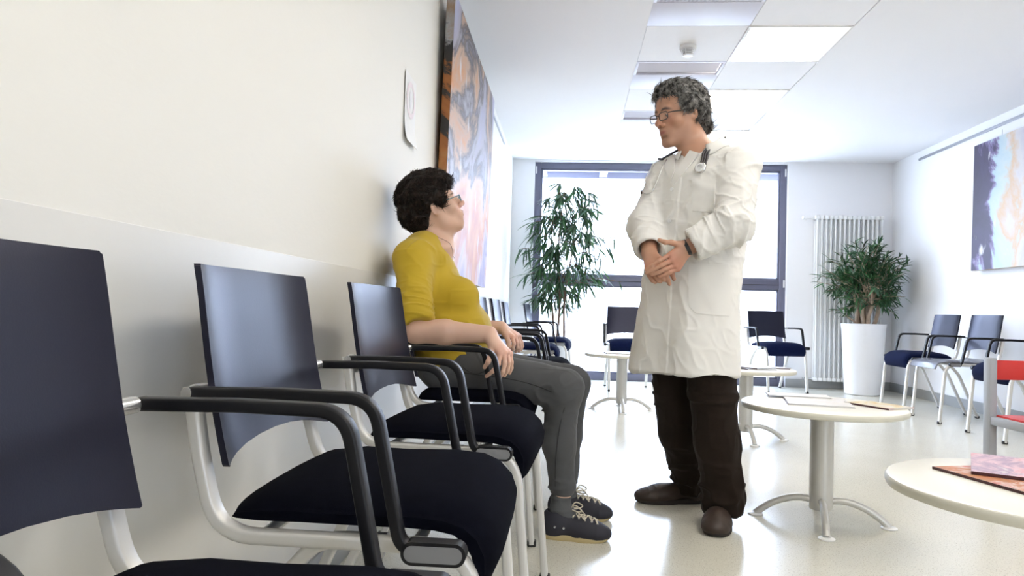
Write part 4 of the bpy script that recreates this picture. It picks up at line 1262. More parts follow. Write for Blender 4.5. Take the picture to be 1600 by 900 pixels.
# left hand (over the other, thumb up)
def hand(wr, kn, fing, thumb, rf=.0092, rt=.0072, palm=.0145):
    out = []
    w2 = [wr + (k - np.mean(kn, 0)) * .35 for k in kn]
    for a, k in zip(w2, kn): out.append(RC(a, k, palm * 1.05, palm * .85, .014))
    for k, pts in zip(kn, fing): out += finger([k] + list(pts), rf, rt, .004)
    out += [RC(wr + (thumb[0] - wr) * .25, thumb[0], palm * 1.1, palm * .95, .016)] + finger(thumb, palm * .80, rt * 1.08, .006)
    return out
P2 = lambda l, d: [at(x, y, dd) for (x, y), dd in zip(l, d if isinstance(d, (list, tuple)) else [d] * len(l))]
LK = P2([(1047, 398), (1050, 406.5), (1054, 414), (1059, 420)], [2.742, 2.740, 2.746, 2.756])
body += hand(wrL, LK, [P2([(1030, 407.5), (1018, 415.5), (1009, 421)], [2.728, 2.732, 2.738]), P2([(1033, 415), (1020, 422), (1010, 427)], [2.726, 2.730, 2.736]),
                       P2([(1039, 421), (1028, 426), (1018, 429.5)], [2.732, 2.734, 2.738]), P2([(1046, 426), (1038, 429), (1030, 432)], [2.742, 2.742, 2.746])],
             P2([(1061, 382), (1049, 379), (1039, 378.5), (1030, 375)], [2.755, 2.742, 2.735, 2.735]), .0090, .0068, .0142)
RK = P2([(1012, 418), (1020, 420), (1029, 421), (1038, 420)], [2.80, 2.785, 2.78, 2.785])
body += hand(wrR, RK, [P2([(1014, 430), (1019, 438), (1024, 441)], [2.785, 2.78, 2.785]), P2([(1023, 431), (1028, 438), (1032, 440)], [2.77, 2.768, 2.775]),
                       P2([(1032, 431), (1037, 437), (1040, 438)], [2.765, 2.765, 2.772]), P2([(1041, 430), (1044, 438), (1046, 444)], [2.765, 2.765, 2.768])],
             P2([(1030, 405), (1043, 416), (1050, 428), (1053, 436)], [2.82, 2.80, 2.785, 2.785]), .0094, .0076, .0150)
V, Fq = mesh_sdf(body, .0029)
V = relax(V, Fq, 1, .4)
ats = face_masks(V, HO, HR, hs, [(k, .03) for k in LK + RK], True)
man = np_mesh('person', V, Fq, SKIN_M, None, ats)
tag(man, 'standing grey-haired man in a long white coat and glasses, hands clasped, looking down', 'person')
WE = at(712, 300, 2.75)
for s in (-1, 1): eye(HT, hs, s, WE, man, M['iris_brown'])
M['black_specs'] = mat('black_spectacle_frame', (.012, .012, .014), .3)
glasses(man, HT, hs, M['black_specs'], M['lens'], .050, .031, .114, .008, .0018)

# white coat
M['coat'] = mat('white_cotton_coat', (.80, .785, .745), .8, var=.03, vscale=5, bump=.08, bscale=700, sheen=.15)
M['coat_in'] = mat('coat_lining_shade', (.74, .73, .70), .85)
rows = [(.595, DC[0] - .058, DC[1], .226, .166), (.80, DC[0] - .045, DC[1], .212, .160), (1.0, DC[0] - .030, DC[1], .200, .152), (1.15, DC[0] - .016, DC[1], .194, .146), (1.30, DC[0] - .004, DC[1], .192, .138),
        (1.40, DC[0], DC[1], .180, .122), (1.455, DC[0] + .006, DC[1] + .006, .125, .092), (1.50, DC[0] + .01, DC[1] + .01, .085, .078), (1.525, DC[0] + .012, DC[1] + .012, .074, .072)]
cuL = wrL + (elL - wrL) * .14; cuR = wrR + (elR - wrR) * .16
torso = [LOFT(rows, DY, .03), RC(dp(-.02, .05, 1.480), shL, .042, .062, .05), RC(dp(-.02, -.05, 1.480), shR, .042, .062, .05)]
coat = torso + [RC(shL, elL, .068, .063, .05), RC(elL, cuL, .064, .057, .035), RC(shR, elR, .068, .063, .05), RC(elR, cuR, .063, .056, .035)]
uL, uR = nrm(wrL - elL), nrm(wrR - elR)
class SLAB:                                                   # removes the sleeve beyond the cuff, near it only
    def __init__(s, c, n, rad): s.c, s.n, s.rad = np.asarray(c, float), nrm(n), rad; s.op = 's'; s.k = .004
    def d(s, P):
        q = P - s.c; a = q @ s.n; r = np.sqrt(np.maximum(((q - a[:, None] * s.n) ** 2).sum(1), 0)); return np.maximum(np.maximum(-a, a - .09), r - s.rad)
coat += [SLAB(cuL + uL * .004, uL, .085), SLAB(cuR + uR * .004, uR, .085),
         RC(cuL + uL * .03, cuL - uL * .05, .054, .046, .003, 's'), RC(cuR + uR * .03, cuR - uR * .05, .052, .044, .003, 's')]
# V opening at the neck and the open slit below
vt = [dp(.20, -.052, 1.56), dp(.20, .052, 1.56), dp(.16, .0, 1.36)]
class VCUT:
    op = 's'; k = .004
    def d(s, P):
        q = P - DC; f = q @ df; l = q @ dl + .006; z = q[:, 2]
        w = np.clip((z - 1.402) * .50, -.05, .060)
        return np.maximum(np.maximum(np.abs(l) - w, 1.402 - z), .030 - f)
coat_v = [VCUT(), RC(dp(-.012, 0, 1.46), dp(-.005, 0, 1.60), .066, .070, .004, 's')]
lapc = hit(coat, 1062, 262, 0)
def coat_wr(V, n):
    q = V - DC; f = q @ df; l = q @ dl; z = V[:, 2]
    w = .006 * vnoise(np.stack([f * 7, l * 7, z * 3.2], 1), 1) + .0045 * crease(np.stack([f * 9 + z * 3, l * 9 + z * 4, z * 5], 1), 2) + .0025 * crease(np.stack([f * 20 - z * 8, l * 20 + z * 6, z * 14], 1), 12)
    skirt = sstep(1.05, .65, z)
    ang = np.arctan2(l, f)
    w = w + skirt * (.011 * np.sin(ang * 5 + 1.2 * vnoise(np.stack([z * 3, z * 0, z * 0], 1), 5)) )
    for e, a, amp in ((elL, uL, .0105), (elR, uR, .008)):
        dd = np.linalg.norm(V - e, axis=1); g = np.exp(-(dd / .15) ** 2)
        t = (V - e) @ a
        w = w + g * amp * 1.7 * crease(np.stack([t * 16 + z * 10, f * 6 + l * 4, z * 13 - l * 8], 1), 4) + g * amp * .7 * crease(np.stack([t * 34 - l * 12, f * 12, z * 26 + l * 9], 1), 14)
    for e in (shL, shR):
        g = np.exp(-(np.linalg.norm(V - e, axis=1) / .13) ** 2); w = w + g * .011 * crease(np.stack([l * 10 + z * 9, f * 6, z * 12 - l * 13], 1), 6)
    w = w * np.where((z > 1.47), .3, 1) * sstep(.05, .14, np.linalg.norm((V - lapc) * A(1, 1, .7), axis=1))
    # front edge: one side lies over the other below the chest
    w = w + .004 * sstep(.004, -.004, l + .012) * (f > 0) * sstep(1.40, 1.37, z)
    return w
cobj = cloth('coat', coat + coat_v, .0042, M['coat'], man, coat_wr)
coat_s = bvh_of(cobj)
cobj['label'] = 'long white doctor coat with creased sleeves'
M['tee'] = mat('white_tee_shirt', (.80, .80, .79), .85, bump=.15, bscale=900)
tee = [LOFT([(1.2, DC[0], DC[1], .165, .118), (1.38, DC[0], DC[1], .150, .104), (1.44, DC[0] + .004, DC[1] + .004, .11, .084), (1.475, DC[0], DC[1], .068, .072), (1.487, DC[0], DC[1], .062, .068)], DY, .02)]
cloth('tee_shirt', tee, .004, M['tee'], man)

# trousers
M['cord'] = mat('dark_brown_corduroy', (.014, .008, .005), .85, var=.25, vscale=14, bump=.3, bscale=500, sheen=.05, spec=.2)
tr = []
for h_, k_, a_, ck in ((hipL, knL, ankL, .0), (hipR, knR, ankR, .0)):
    lo = a_ + A(0, 0, -.045)
    tr += [RC(h_, k_, .106, .083, .03), RC(k_, lo + A(0, 0, .06), .082, .080, .03), RC(lo + A(0, 0, .05), lo + A(0, 0, .022), .079, .074, .02)]
tr += [EL(dp(0, 0, .82) - A(.045, 0, 0), (.12, .17, .12), rotz(DY), .05), CUT((0, 0, .74), (0, 0, 1)), CUT((0, 0, .052), (0, 0, -1))]
def tr_wr(V, n):
    z = V[:, 2]
    g = sstep(.30, .08, z)
    return .006 * crease(V * A(8, 8, 9), 7) + .003 * crease(V * A(20, 20, 14), 17) + g * .014 * crease(V * A(9, 9, 20), 8) + np.exp(-((z - .50) / .08) ** 2) * .010 * crease(V * A(7, 7, 22), 9)
cloth('trousers', tr, .004, M['cord'], man, tr_wr)
M['brown_leather'] = mat('dark_brown_leather', (.034, .020, .014), .55, var=.25, vscale=18, bump=.3, bscale=160)
M['brown_sole'] = mat('dark_rubber_sole', (.018, .013, .011), .7)
lt = A(.567, 2.752, 0); lh = A(.640, 3.02, 0)
shoe(man, lh, math.atan2(*(lt - lh)[[1, 0]]), np.linalg.norm(lt - lh), .108, .095, M['brown_leather'], M['brown_sole'])
rt_ = at(993, 785, 3.21) * A(1, 1, 0); rh = ankR * A(1, 1, 0) + A(.045, .01, 0)
shoe(man, rh, math.atan2(*(rt_ - rh)[[1, 0]]), np.linalg.norm(rt_ - rh), .108, .095, M['brown_leather'], M['brown_sole'])

# coat details laid on the cloth
patch('lapel', coat, [(1055, 240), (1056, 252), (1055, 264), (1050, 284)], [(1036, 247), (1036, 252), (1039, 262), (1049, 286)], M['coat'], cobj, 7, .003, .004)
patch('lapel', coat, [(1079, 236), (1069, 250), (1059, 266), (1050, 288)], [(1092, 240), (1082, 254), (1069, 272), (1052, 292)], M['coat'], cobj, 7, .003, .004)
patch('chest_pocket', coat_s, [(1082, 280), (1082, 330)], [(1118, 281), (1117, 332)], M['coat'], cobj, 9, .0012, .0015, 14)
patch('hip_pocket', coat_s, [(1076, 412), (1076, 478), (1088, 490)], [(1140, 414), (1141, 482), (1138, 494)], M['coat'], cobj, 11, .0012, .0015, 14)
for (x, y) in ((1050, 296), (1046, 345)):
    p = hit(coat_s, x, y, .0); v = nrm(A(0, 0, .83) + A(0, 0, .4) - p)
    MB().tube([p, p + df * .004], .0075, 14).build('button', M['white_plastic'], cobj, 50)
# collar band turned down around the neck
cv = []; cf = []; nA, nB = 28, 5
for i in range(nA):
    a = R_(38 + 284 * i / (nA - 1))
    fr_ = math.cos(a)
    for j in range(nB):
        t = j / (nB - 1)
        r = .070 + .034 * t ** .8; zz = 1.553 - .040 * fr_ * (1 if fr_ > 0 else .1) - (.055 - .015 * max(0, fr_)) * t ** 1.5 + (.012 * math.sin(PI * t)) - .012 * max(0, fr_)
        p_ = dp(r * math.cos(a) * 1.05 - .010, r * math.sin(a) * 1.06, zz)
        cv.append(lift(coat, p_, .006 + .012 * (1 - t)) if t > .45 else p_)
for i in range(nA - 1):
    for j in range(nB - 1): c = i * nB + j; cf.append((c, c + nB, c + nB + 1, c + 1))
co = link_mesh('collar', cv, cf, M['coat'], cobj, 60)
sm = co.modifiers.new('thick', 'SOLIDIFY'); sm.thickness = .004; sm.offset = 0

# hair: wavy, dark grey
def hair_mat(name, c0, c1):
    m, n, l, b = new_mat(name)
    tc = n.new('ShaderNodeTexCoord'); nz = n.new('ShaderNodeTexNoise'); nz.inputs['Scale'].default_value = 50; nz.inputs['Detail'].default_value = 3
    l.new(tc.outputs['Object'], nz.inputs['Vector'])
    r = n.new('ShaderNodeMapRange'); r.inputs['From Min'].default_value = .38; r.inputs['From Max'].default_value = .66; l.new(nz.outputs['Fac'], r.inputs['Value'])
    mx = n.new('ShaderNodeMix'); mx.data_type = 'RGBA'; l.new(r.outputs['Result'], mx.inputs['Factor'])
    mx.inputs['A'].default_value = (*c0, 1); mx.inputs['B'].default_value = (*c1, 1); l.new(mx.outputs['Result'], b.inputs['Base Color'])
    b.inputs['Roughness'].default_value = .5
    b.inputs['Specular IOR Level'].default_value = .22
    return m
M['hair_grey'] = hair_mat('dark_grey_hair', (.030, .028, .027), (.34, .33, .31))
hv = [EL(HT(0, -.030, .064), A(.088, .098, .090), HR, .02), EL(HT(0, .036, .114), A(.074, .056, .032), HR, .03), EL(HT(0, -.075, .012), A(.070, .045, .070), HR, .03),
      EL(HT(0, -.095, -.045), A(.056, .028, .032), HR, .03), EL(HT(-.068, -.035, .030), A(.018, .040, .045), HR, .02), EL(HT(.068, -.035, .030), A(.018, .040, .045), HR, .02),
      EL(HT(-.070, .022, .060), A(.014, .026, .030), HR, .02), EL(HT(.070, .022, .060), A(.014, .026, .030), HR, .02),
      EL(HT(0, .118, .012), A(.084, .046, .064), HR, .006, 's'), EL(HT(-.088, .010, .002), A(.022, .030, .030), HR, .006, 's'), EL(HT(.088, .010, .002), A(.022, .030, .030), HR, .006, 's')]
Vh, Fh = mesh_sdf(hv, .004); Vh = relax(Vh, Fh, 1); nh = vnormals(Vh, Fh)
Vh = Vh + nh * (.009 * ridged(Vh * A(24, 24, 30), 5) + .003 * ridged(Vh * 80, 6))[:, None]
def flow_m(p, n):
    q = (p - HO) @ HR
    d = HR @ A(q[0] * 3 - .4 * (q[1] > .05), -.35 + 2.5 * (q[1] - .05 if q[1] > .05 else 0), -.9 if q[2] < .09 else -.2)
    return nrm(d)
keep = ((Vh - HO) @ HR)
ok = ~((keep[:, 1] > .075) & (keep[:, 2] < .075))
lv, lf = locks('hair', Vh[ok], nh[ok], flow_m, .060, .0016, None, None, 5200, 1.9, 21, .26, .3, seg=8)
ht = np_mesh('hair', np.concatenate([Vh]), Fh, M['hair_grey'], man)
hl = link_mesh('hair_locks', lv, lf, M['hair_grey'], ht, 180)

# stethoscope hanging round his neck
st = thing('stethoscope', "stethoscope with dark tubing draped round the standing man's neck", 'stethoscope', tuple(dp(0, 0, 1.5)))
def wl_mesh(mb, nm, m, p=None):
    o = mb.build(nm, m, p or st, 60); o.matrix_parent_inverse = Matrix.Translation(-Vector(st.location)) if p is None else Matrix.Identity(4); return o
M['tubing'] = mat('dark_grey_tubing', (.045, .04, .045), .35, var=.1)
for dx in (-3.4, 0, 3.4):
    P = [dp(-.070, .058 + dx * .001, 1.558), dp(-.030, .080 + dx * .001, 1.556)] + [hit(coat_s, x + dx, y, .005) for x, y in ((1106, 236), (1102, 248), (1099, 258))]
    wl_mesh(MB().tube(spline(P, 5), .0048 if dx else .0044, 8), 'tube', M['tubing'])
c = hit(coat_s, 1095, 265, .010); nv = nrm(nrm(c - hit(coat_s, 1095, 265, .0)) + df)
Rc = frame(nv)
def disc(mb, c, Rm, prof):
    vs = []; fs = []
    for r, y in prof:
        for j in range(28):
            q = 2 * PI * j / 28; vs.append(c + Rm @ A(r * math.cos(q), y, r * math.sin(q)))
    for i in range(len(prof) - 1):
        for j in range(28): fs.append((i * 28 + j, i * 28 + (j + 1) % 28, i * 28 + 28 + (j + 1) % 28, i * 28 + 28 + j))
    return mb.add(vs, fs + [tuple(range(27, -1, -1)), tuple((len(prof) - 1) * 28 + j for j in range(28))])
wl_mesh(disc(MB(), c, Rc, [(.020, -.006), (.0235, -.004), (.0235, .002), (.019, .005), (.012, .006), (.006, .010), (.001, .010)]), 'chest_piece', M['chrome'])
wl_mesh(disc(MB(), c, Rc, [(.0185, .0052), (.0185, .0062), (.0130, .0066), (.0130, .0062)]), 'chest_piece_ring', M['white_plastic'])
back = [dp(-.030, .080, 1.556), dp(-.070, .058, 1.558), dp(-.092, 0, 1.560), dp(-.070, -.058, 1.558), dp(-.030, -.080, 1.556)]
wl_mesh(MB().tube(spline(back, 6), .0055, 8), 'tube', M['tubing'])
for pl in (((1040, 243), (1036, 262), (1029, 282), (1020, 299), (1011, 304), (1004, 299)), ((1033, 246), (1024, 254), (1010, 268), (1002, 282), (1001, 297))):
    P = [hit(coat_s, x, y, .007) for x, y in pl]
    wl_mesh(MB().tube(spline(P, 5), .0024, 8), 'ear_tube', M['chrome'])
    wl_mesh(MB().tube([P[-1], P[-1] + A(0, 0, -.012)], [.0045, .0035], 10), 'ear_tip', M['rubber'])
P = [dp(-.030, -.080, 1.556)] + [hit(coat_s, x, y, .008) for x, y in ((1036, 240), (1034, 244), (1030, 251))]
wl_mesh(MB().tube(spline(P, 5), .005, 8), 'tube', M['tubing'])
# watch on the left wrist
wr_ = [wrL + uL * -.004, wrL + uL * .010]
MB().tube(wr_, .0335, 20).build('wrist_watch', M['black_specs'], man, 60)
# ================================================================== the seated woman
WY = R_(8)
wf_ = A(math.cos(WY), math.sin(WY), 0); wl_ = A(-math.sin(WY), math.cos(WY), 0)   # forward (into the room), her left (away from the camera)
SD = 2.78
WB = np.stack([wf_, wl_, A(0, 0, 1)], 1)
def wp(x, y, l=0.0): return at(x, y, SD) + wl_ * l
# head: looking up to the right
hpw = R_(25); hyw = R_(15); wsc = .93
hfw = A(math.cos(hyw) * math.cos(hpw), math.sin(hyw) * math.cos(hpw), math.sin(hpw))
WR = frame(hfw)
WO = at(679, 324, 2.71) - WR @ (A(.079, -.006, .006) * wsc)       # her right ear is on local +x
wprims, WT = head_prims(WO, WR, wsc, False)
nb = wp(676, 386)
shN, shF = wp(650, 410, -.165), wp(655, 408, .165)
elN, wrN = at(650, 517, 2.49), at(764, 522, 2.49)
elF, wrF = wp(668, 510, .25), at(783, 512, 3.02)
hipN, hipF = wp(702, 572, -.095), wp(702, 572, .095)
knN, knF = at(880, 607, 2.66), at(893, 600, 2.90)
anN, anF = at(877, 795, 2.665), at(886, 775, 2.93)
wbody = list(wprims)
wbody += [RC(WO + WR @ A(0, -.028, -.045), nb, .048, .052, .03), RC(WO + WR @ A(0, .02, -.07), wp(692, 392), .030, .036, .04),
          RC(nb, shN, .048, .048, .04), RC(nb, shF, .048, .048, .04),
          EL(wp(672, 440), (.09, .13, .13), WB, .05), EL(wp(688, 390), (.05, .09, .035), WB, .04),
          RC(wp(672, 440), wp(700, 565), .10, .11, .05), RC(shN, elN, .046, .041), RC(elN, elN * .6 + wrN * .4, .043, .042), RC(elN * .6 + wrN * .4, wrN, .042, .029),
          RC(shF, elF, .046, .041), RC(elF, wrF, .042, .028)]
for h_, k_, a_ in ((hipN, knN, anN), (hipF, knF, anF)):
    wbody += [RC(h_, k_, .075, .048, .04), RC(k_, a_, .045, .034, .02), RC(a_ - A(0, 0, .02), a_ + wf_ * .10 + A(0, 0, -.065), .026, .020)]
# near hand draped over the armrest corner
NK = P2([(781, 553), (788, 551), (793, 551), (797, 553)], [2.445, 2.455, 2.475, 2.50])
wbody += hand(wrN, NK, [P2([(779, 569), (770, 580), (760, 588)], [2.425, 2.425, 2.44]), P2([(789, 568), (786, 581), (780, 592)], [2.430, 2.425, 2.435]),
                        P2([(795, 567), (793, 579), (788, 587)], [2.455, 2.455, 2.46]), P2([(799, 566), (799, 575), (796, 583)], [2.49, 2.495, 2.50])],
              P2([(768, 538), (767, 552), (763, 565), (757, 574)], [2.46, 2.445, 2.44, 2.45]), .0086, .0066, .0135)
FK = P2([(801, 527), (805, 525), (808, 524), (811, 525)], [2.985, 3.01, 3.03, 3.05])
wbody += hand(wrF, FK, [P2([(803, 537), (802, 545), (798, 550)], [2.965, 2.96, 2.965]), P2([(808, 536), (809, 544), (806, 550)], [2.99, 2.985, 2.99]),
                        P2([(812, 536), (813, 543), (811, 549)], [3.02, 3.02, 3.02]), P2([(815, 535), (816, 541), (814, 547)], [3.045, 3.045, 3.045])],
              P2([(790, 523), (794, 533), (795, 541), (794, 546)], [2.98, 2.965, 2.96, 2.965]), .0086, .0066, .0135)
V, Fq = mesh_sdf(wbody, .0029)
V = relax(V, Fq, 1, .4)
woman = np_mesh('person', V, Fq, SKIN_W, None, face_masks(V, WO, WR, wsc, [(k, .028) for k in NK + FK], False))
tag(woman, 'seated woman with short dark hair, mustard top and grey jeans, looking up', 'person')
for s in (-1, 1): eye(WT, wsc, s, HO + A(0, 0, .03), woman, M['iris_brown'])
M['teal_specs'] = mat('teal_spectacle_frame', (.015, .16, .19), .3)
glasses(woman, WT, wsc, M['teal_specs'], M['lens'], .046, .026, .118, .008, .0014)

# top
M['mustard'] = mat('mustard_jersey', (.50, .34, .012), .8, var=.06, vscale=8, bump=.12, bscale=900, sheen=.12)
def tilt(a): c, s = math.cos(a), math.sin(a); return WB @ np.array([[c, 0, s], [0, 1, 0], [-s, 0, c]])
slN = elN + (elN - shN) * .0
shirt = [EL(wp(702, 520), (.150, .185, .13), tilt(.1), .05), EL(wp(700, 560), (.140, .195, .075), WB, .05), EL(wp(672, 455), (.130, .175, .15), tilt(-.16), .06),
         EL(wp(664, 405), (.100, .165, .07), tilt(-.1), .05), EL(wp(655, 386), (.060, .10, .05), tilt(-.5), .05), EL(wp(716, 464, -.080), (.082, .080, .074), tilt(.35), .035), EL(wp(716, 464, .080), (.082, .080, .074), tilt(.35), .035),
         EL(wp(728, 512), (.085, .15, .09), tilt(.3), .06),
         RC(wp(672, 386, -.04), shN, .052, .064, .05), RC(wp(672, 386, .04), shF, .052, .064, .05),
         RC(shN, elN + A(0, 0, .045), .066, .058, .04), RC(shF, elF + A(0, 0, .03), .066, .058, .04)]
class SLEEVE:
    op = 's'; k = .004
    def __init__(s, c, n, rad, L=.10): s.c, s.n, s.rad, s.L = np.asarray(c, float), nrm(n), rad, L
    def d(s, P):
        q = P - s.c; a = q @ s.n; r = np.sqrt(np.maximum(((q - a[:, None] * s.n) ** 2).sum(1), 0)); return np.maximum(np.maximum(-a, a - s.L), r - s.rad)
aN, aF = nrm(elN - shN), nrm(elF - shF)
ecN = elN + A(0, 0, .020)
shirt += [SLEEVE(ecN, nrm(aN + A(.25, 0, -.2)), .075), SLEEVE(elF + A(0, 0, .01), aF, .07),
          RC(WO + WR @ A(0, -.028, -.03), wp(683, 384), .055, .064, .006, 's'), EL(wp(694, 386), (.062, .078, .050), tilt(.5), .006, 's'),
          CUT(wp(700, 588), (0, 0, -1))]
def sh_wr(V, n):
    q = (V - wp(690, 480)) @ WB
    w = .003 * vnoise(q * 12, 3) + .002 * crease(q * A(14, 14, 22), 13)
    for s0, e0, am in ((shN, elN, .0058), (shF, elF, .004)):
        a = nrm(e0 - s0); t = (V - s0) @ a; L = np.linalg.norm(e0 - s0)
        r = np.linalg.norm(V - s0 - t[:, None] * a, axis=1)
        m = sstep(.092, .074, r) * sstep(.25 * L, .75 * L, t)
        ang = np.arctan2((V - s0) @ wl_, (V - s0) @ wf_)
        w = w + m * am * 1.2 * crease(np.stack([t * 46 + .7 * np.sin(ang * 2), np.sin(ang) * 1.1, np.cos(ang) * 1.1], 1), 5)
        m2 = sstep(.095, .075, r) * sstep(.45 * L, -.1 * L, t) * (t > -.06)
        w = w + m2 * .006 * crease(np.stack([q[:, 0] * 9 + q[:, 2] * 9, q[:, 1] * 5, q[:, 2] * 14 - q[:, 0] * 14], 1), 6)
    low = sstep(-.02, -.09, q[:, 2])
    w = w + low * .009 * crease(np.stack([q[:, 0] * 7 + q[:, 2] * 10, q[:, 1] * 5, q[:, 2] * 24], 1), 8)
    return w
shb = cloth('top', shirt, .0038, M['mustard'], woman, sh_wr)
# thin necklace
M['necklace'] = mat('dark_necklace', (.12, .08, .08), .4)
P = [lift(wbody, wp(x, y, l), .003) for x, y, l in ((672, 366, -.03), (684, 378, -.05), (694, 389, -.046), (702, 397, -.022), (705, 400, 0), (702, 397, .022), (690, 384, .046), (672, 366, .03), (664, 362, 0), (672, 366, -.03))]
MB().tube(spline(P, 5), .0009, 6).build('necklace', M['necklace'], woman, 60)

# jeans
M['denim'] = mat('grey_denim', (.070, .072, .076), .85, var=.22, vscale=9, bump=.25, bscale=900, sheen=.08)
M['seam'] = mat('dark_denim_seam', (.028, .028, .031), .85)
jn = [EL(wp(700, 568), (.135, .185, .095), WB, .05)]
for h_, k_, a_ in ((hipN, knN, anN), (hipF, knF, anF)):
    cuff = a_ + A(0, 0, .065)
    jn += [RC(h_, k_, .096, .071, .04), RC(k_, k_ * .5 + a_ * .5 + A(-.012, 0, .02), .068, .059, .03), RC(k_ * .5 + a_ * .5 + A(-.012, 0, .02), cuff + A(0, 0, .02), .058, .043, .03), RC(cuff + A(0, 0, .02), cuff, .043, .041, .01)]
jn += [CUT((0, 0, .0), (0, 0, -1)), CUT(wp(700, 540) + A(0, 0, .02), (0, 0, 1))]
for a_ in (anN, anF): jn += [SLEEVE(a_ + A(0, 0, .055), A(0, 0, -1), .07)]
def jn_wr(V, n):
    w = .0025 * vnoise(V * 13, 4) + .0015 * crease(V * A(10, 24, 24), 24)
    for k_, h_, a_ in ((knN, hipN, anN), (knF, hipF, anF)):
        c = k_ + A(-.055, 0, -.045)
        g = np.exp(-(np.linalg.norm(V - c, axis=1) / .10) ** 2); v = V - c
        w = w + g * .010 * crease(np.stack([v[:, 0] * 12 - v[:, 2] * 20, v[:, 1] * 6, v[:, 0] * 16 + v[:, 2] * 10], 1), 6)
        c = h_ + A(.05, 0, .07); g = np.exp(-(np.linalg.norm(V - c, axis=1) / .11) ** 2); v = V - c
        w = w + g * .008 * crease(np.stack([v[:, 0] * 22 + v[:, 2] * 16, v[:, 1] * 5, v[:, 2] * 8], 1), 7)
        g = sstep(.30, .12, V[:, 2]); w = w + g * .005 * crease(V * A(8, 8, 26), 9)
    return w
jb = cloth('jeans', jn, .0040, M['denim'], woman, jn_wr)
line_on('outer_seam', jn, [(712, 580), (750, 586), (790, 591), (830, 600), (862, 612), (884, 622)], .0022, M['seam'], jb, .0005)
line_on('outer_seam', jn, [(884, 630), (876, 660), (870, 700), (868, 735), (868, 764)], .0022, M['seam'], jb, .0005)
line_on('pocket_seam', jn, [(716, 556), (724, 574), (742, 584), (758, 580)], .0016, M['seam'], jb, .0005)
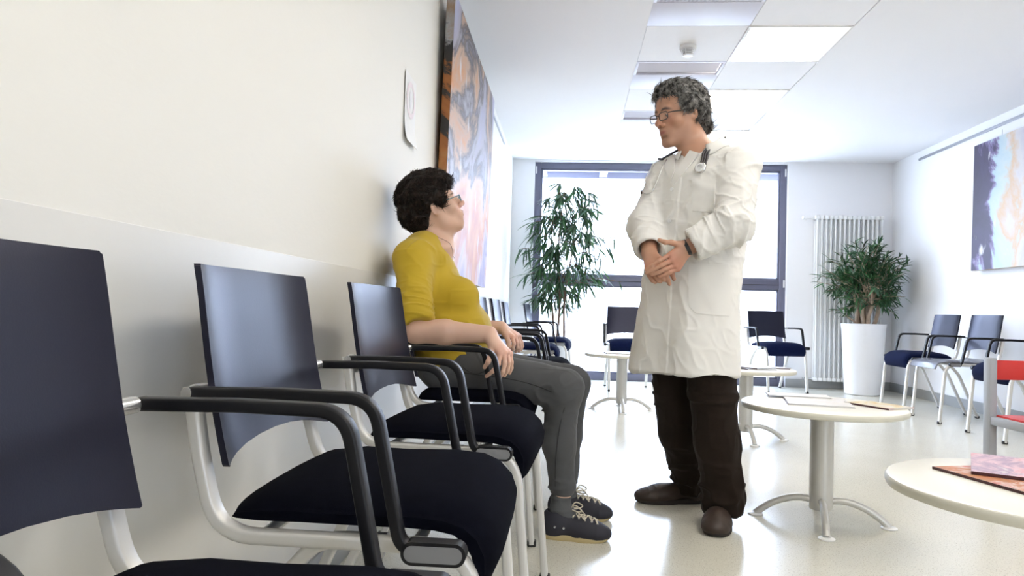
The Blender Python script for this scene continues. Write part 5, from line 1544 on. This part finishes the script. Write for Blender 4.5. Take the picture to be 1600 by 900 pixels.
# socks and sneakers
M['sock'] = mat('grey_ribbed_sock', (.085, .088, .092), .9, var=.1, bump=.3, bscale=400)
M['navy_canvas'] = mat('dark_navy_canvas', (.022, .022, .032), .75, var=.2, bump=.3, bscale=600)
M['gum'] = mat('cream_rubber_sole', (.50, .40, .20), .6, var=.08)
M['lace'] = mat('cream_lace', (.62, .56, .44), .8)
for a_, heel_px, toe_px, dd in ((anN, (857, 833), (938, 838), 2.64), (anF, (868, 808), (948, 812), 2.905)):
    sk = [RC(a_ + A(0, 0, .17), a_ + A(-.002, 0, -.01), .034, .038, .01), RC(a_ + A(-.002, 0, -.01), a_ + wf_ * .08 + A(0, 0, -.06), .037, .028, .02)]
    def sk_wr(V, n, a_=a_): return .0012 * ridged(np.stack([V[:, 0] * 5, V[:, 1] * 5, V[:, 2] * 45], 1), 3)
    cloth('sock', sk, .0035, M['sock'], woman, sk_wr)
    h2 = A(a_[0] - .070, a_[1], 0)
    t2 = at(*toe_px, dd) * A(1, 1, 0)
    t2[1] = a_[1] - .012
    L = .25
    u, up, T = shoe(woman, h2, math.atan2(t2[1] - h2[1], t2[0] - h2[0]), L, .094, .085, M['navy_canvas'], M['gum'], slip=False)
    # eyelets and laces over the instep
    lacemb = MB(); prev = None
    rows_ = [(.115 + .021 * i) for i in range(5)]
    for i, x in enumerate(rows_):
        pts = []
        for s in (-1, 1):
            p = lift(up, T(x, s * (.020 - .001 * i), .085 - .008 * i), .0015); pts.append(p)
            n_ = nrm(p - lift(up, T(x, s * (.020 - .001 * i), .085 - .008 * i), -.003))
            disc_ = MB(); Rq = frame(n_); vs = []; fs = []
            for r, y in ((.0025, .0), (.0042, .0006), (.0050, -.001)):
                for j in range(12): q = 2 * PI * j / 12; vs.append(p + Rq @ A(r * math.cos(q), y, r * math.sin(q)))
            for a1 in range(2):
                for j in range(12): fs.append((a1 * 12 + j, a1 * 12 + (j + 1) % 12, a1 * 12 + 12 + (j + 1) % 12, a1 * 12 + 12 + j))
            disc_.add(vs, fs); disc_.build('eyelet', M['chrome'], u, 60)
        mid = lift(up, (pts[0] + pts[1]) / 2 + A(0, 0, .02), .004)
        lacemb.tube(spline([pts[0], mid, pts[1]], 4), .0024, 6)
        if prev is not None:
            for s in (0, 1):
                m2 = lift(up, (prev[s] + pts[1 - s]) / 2 + A(0, 0, .015), .005); lacemb.tube(spline([prev[s], m2, pts[1 - s]], 4), .0022, 6)
        prev = pts
    top = lift(up, T(.112, 0, .12), .006)
    for s in (-1, 1):
        Rz_ = (T(1, 0, 0) - T(0, 0, 0)), (T(0, 1, 0) - T(0, 0, 0))
        e = [top, top + Rz_[0] * .02 + Rz_[1] * s * .022 + A(0, 0, .020), top + Rz_[0] * .045 + Rz_[1] * s * .035 + A(0, 0, .006), top + Rz_[0] * .03 + Rz_[1] * s * .022 + A(0, 0, -.002), top]
        lacemb.tube(spline(e, 6), .0024, 6)
        e = [top, top + Rz_[0] * .03 + Rz_[1] * s * .028 + A(0, 0, -.002), lift(up, top + Rz_[0] * .06 + Rz_[1] * s * .04 + A(0, 0, -.02), .004)]
        lacemb.tube(spline(e, 5), .0022, 6)
    lacemb.build('laces', M['lace'], u, 60)
    for i, x in enumerate((.052, .072)):
        for s in (-1, 1):
            p = lift(up, T(x + .012 * i, s * .05, .052 - .004 * i), .001); n_ = nrm(p - lift(up, p, -.003)); Rq = frame(n_); vs = []; fs = []
            for r, y in ((.0022, .0), (.0040, .0008), (.0046, -.001)):
                for j in range(12): q = 2 * PI * j / 12; vs.append(p + Rq @ A(r * math.cos(q), y, r * math.sin(q)))
            for a1 in range(2):
                for j in range(12): fs.append((a1 * 12 + j, a1 * 12 + (j + 1) % 12, a1 * 12 + 12 + (j + 1) % 12, a1 * 12 + 12 + j))
            MB().add(vs, fs).build('eyelet', M['chrome'], u, 60)

# hair: short, thick, tousled dark brown
M['hair_brown'] = hair_mat('dark_brown_hair', (.006, .004, .003), (.024, .013, .009))
hv = [EL(wp(657, 309), (.096, .088, .100), tilt(0), .03), EL(wp(683, 284), (.060, .078, .040), tilt(.35), .03), EL(wp(651, 338), (.062, .066, .055), tilt(0), .03),
      EL(wp(661, 352), (.040, .055, .030), tilt(0), .02), EL(wp(668, 305, -.062), (.060, .028, .050), tilt(0), .03), EL(wp(668, 305, .062), (.060, .028, .050), tilt(0), .03),
      EL(wp(687, 316, -.066), (.017, .014, .026), tilt(.2), .015), EL(wp(687, 316, .066), (.017, .014, .026), tilt(.2), .015),
      EL(WT(0, .112, .020), A(.075, .040, .068), WR, .010, 's'),
      EL(WO + WR @ (A(.088, -.006, .000) * wsc), A(.022, .017, .028), WR, .006, 's')]
Vh, Fh = mesh_sdf(hv, .004); Vh = relax(Vh, Fh, 1); nh = vnormals(Vh, Fh)
Vh = Vh + nh * (.008 * ridged(Vh * 27, 15) + .0025 * ridged(Vh * 85, 16))[:, None]
cr = wp(655, 268)
def flow_w(p, n):
    q = (p - cr) @ WB
    return nrm(WB @ A(q[0] * 5 + .5, q[1] * 3, -.55 if q[2] < -.03 else .15))
lv, lf = locks('hair', Vh, nh, flow_w, .046, .0014, None, None, 6000, 1.9, 33, .24, .15, seg=8)
ht = np_mesh('hair', Vh, Fh, M['hair_brown'], woman)
link_mesh('hair_locks', lv, lf, M['hair_brown'], ht, 180)
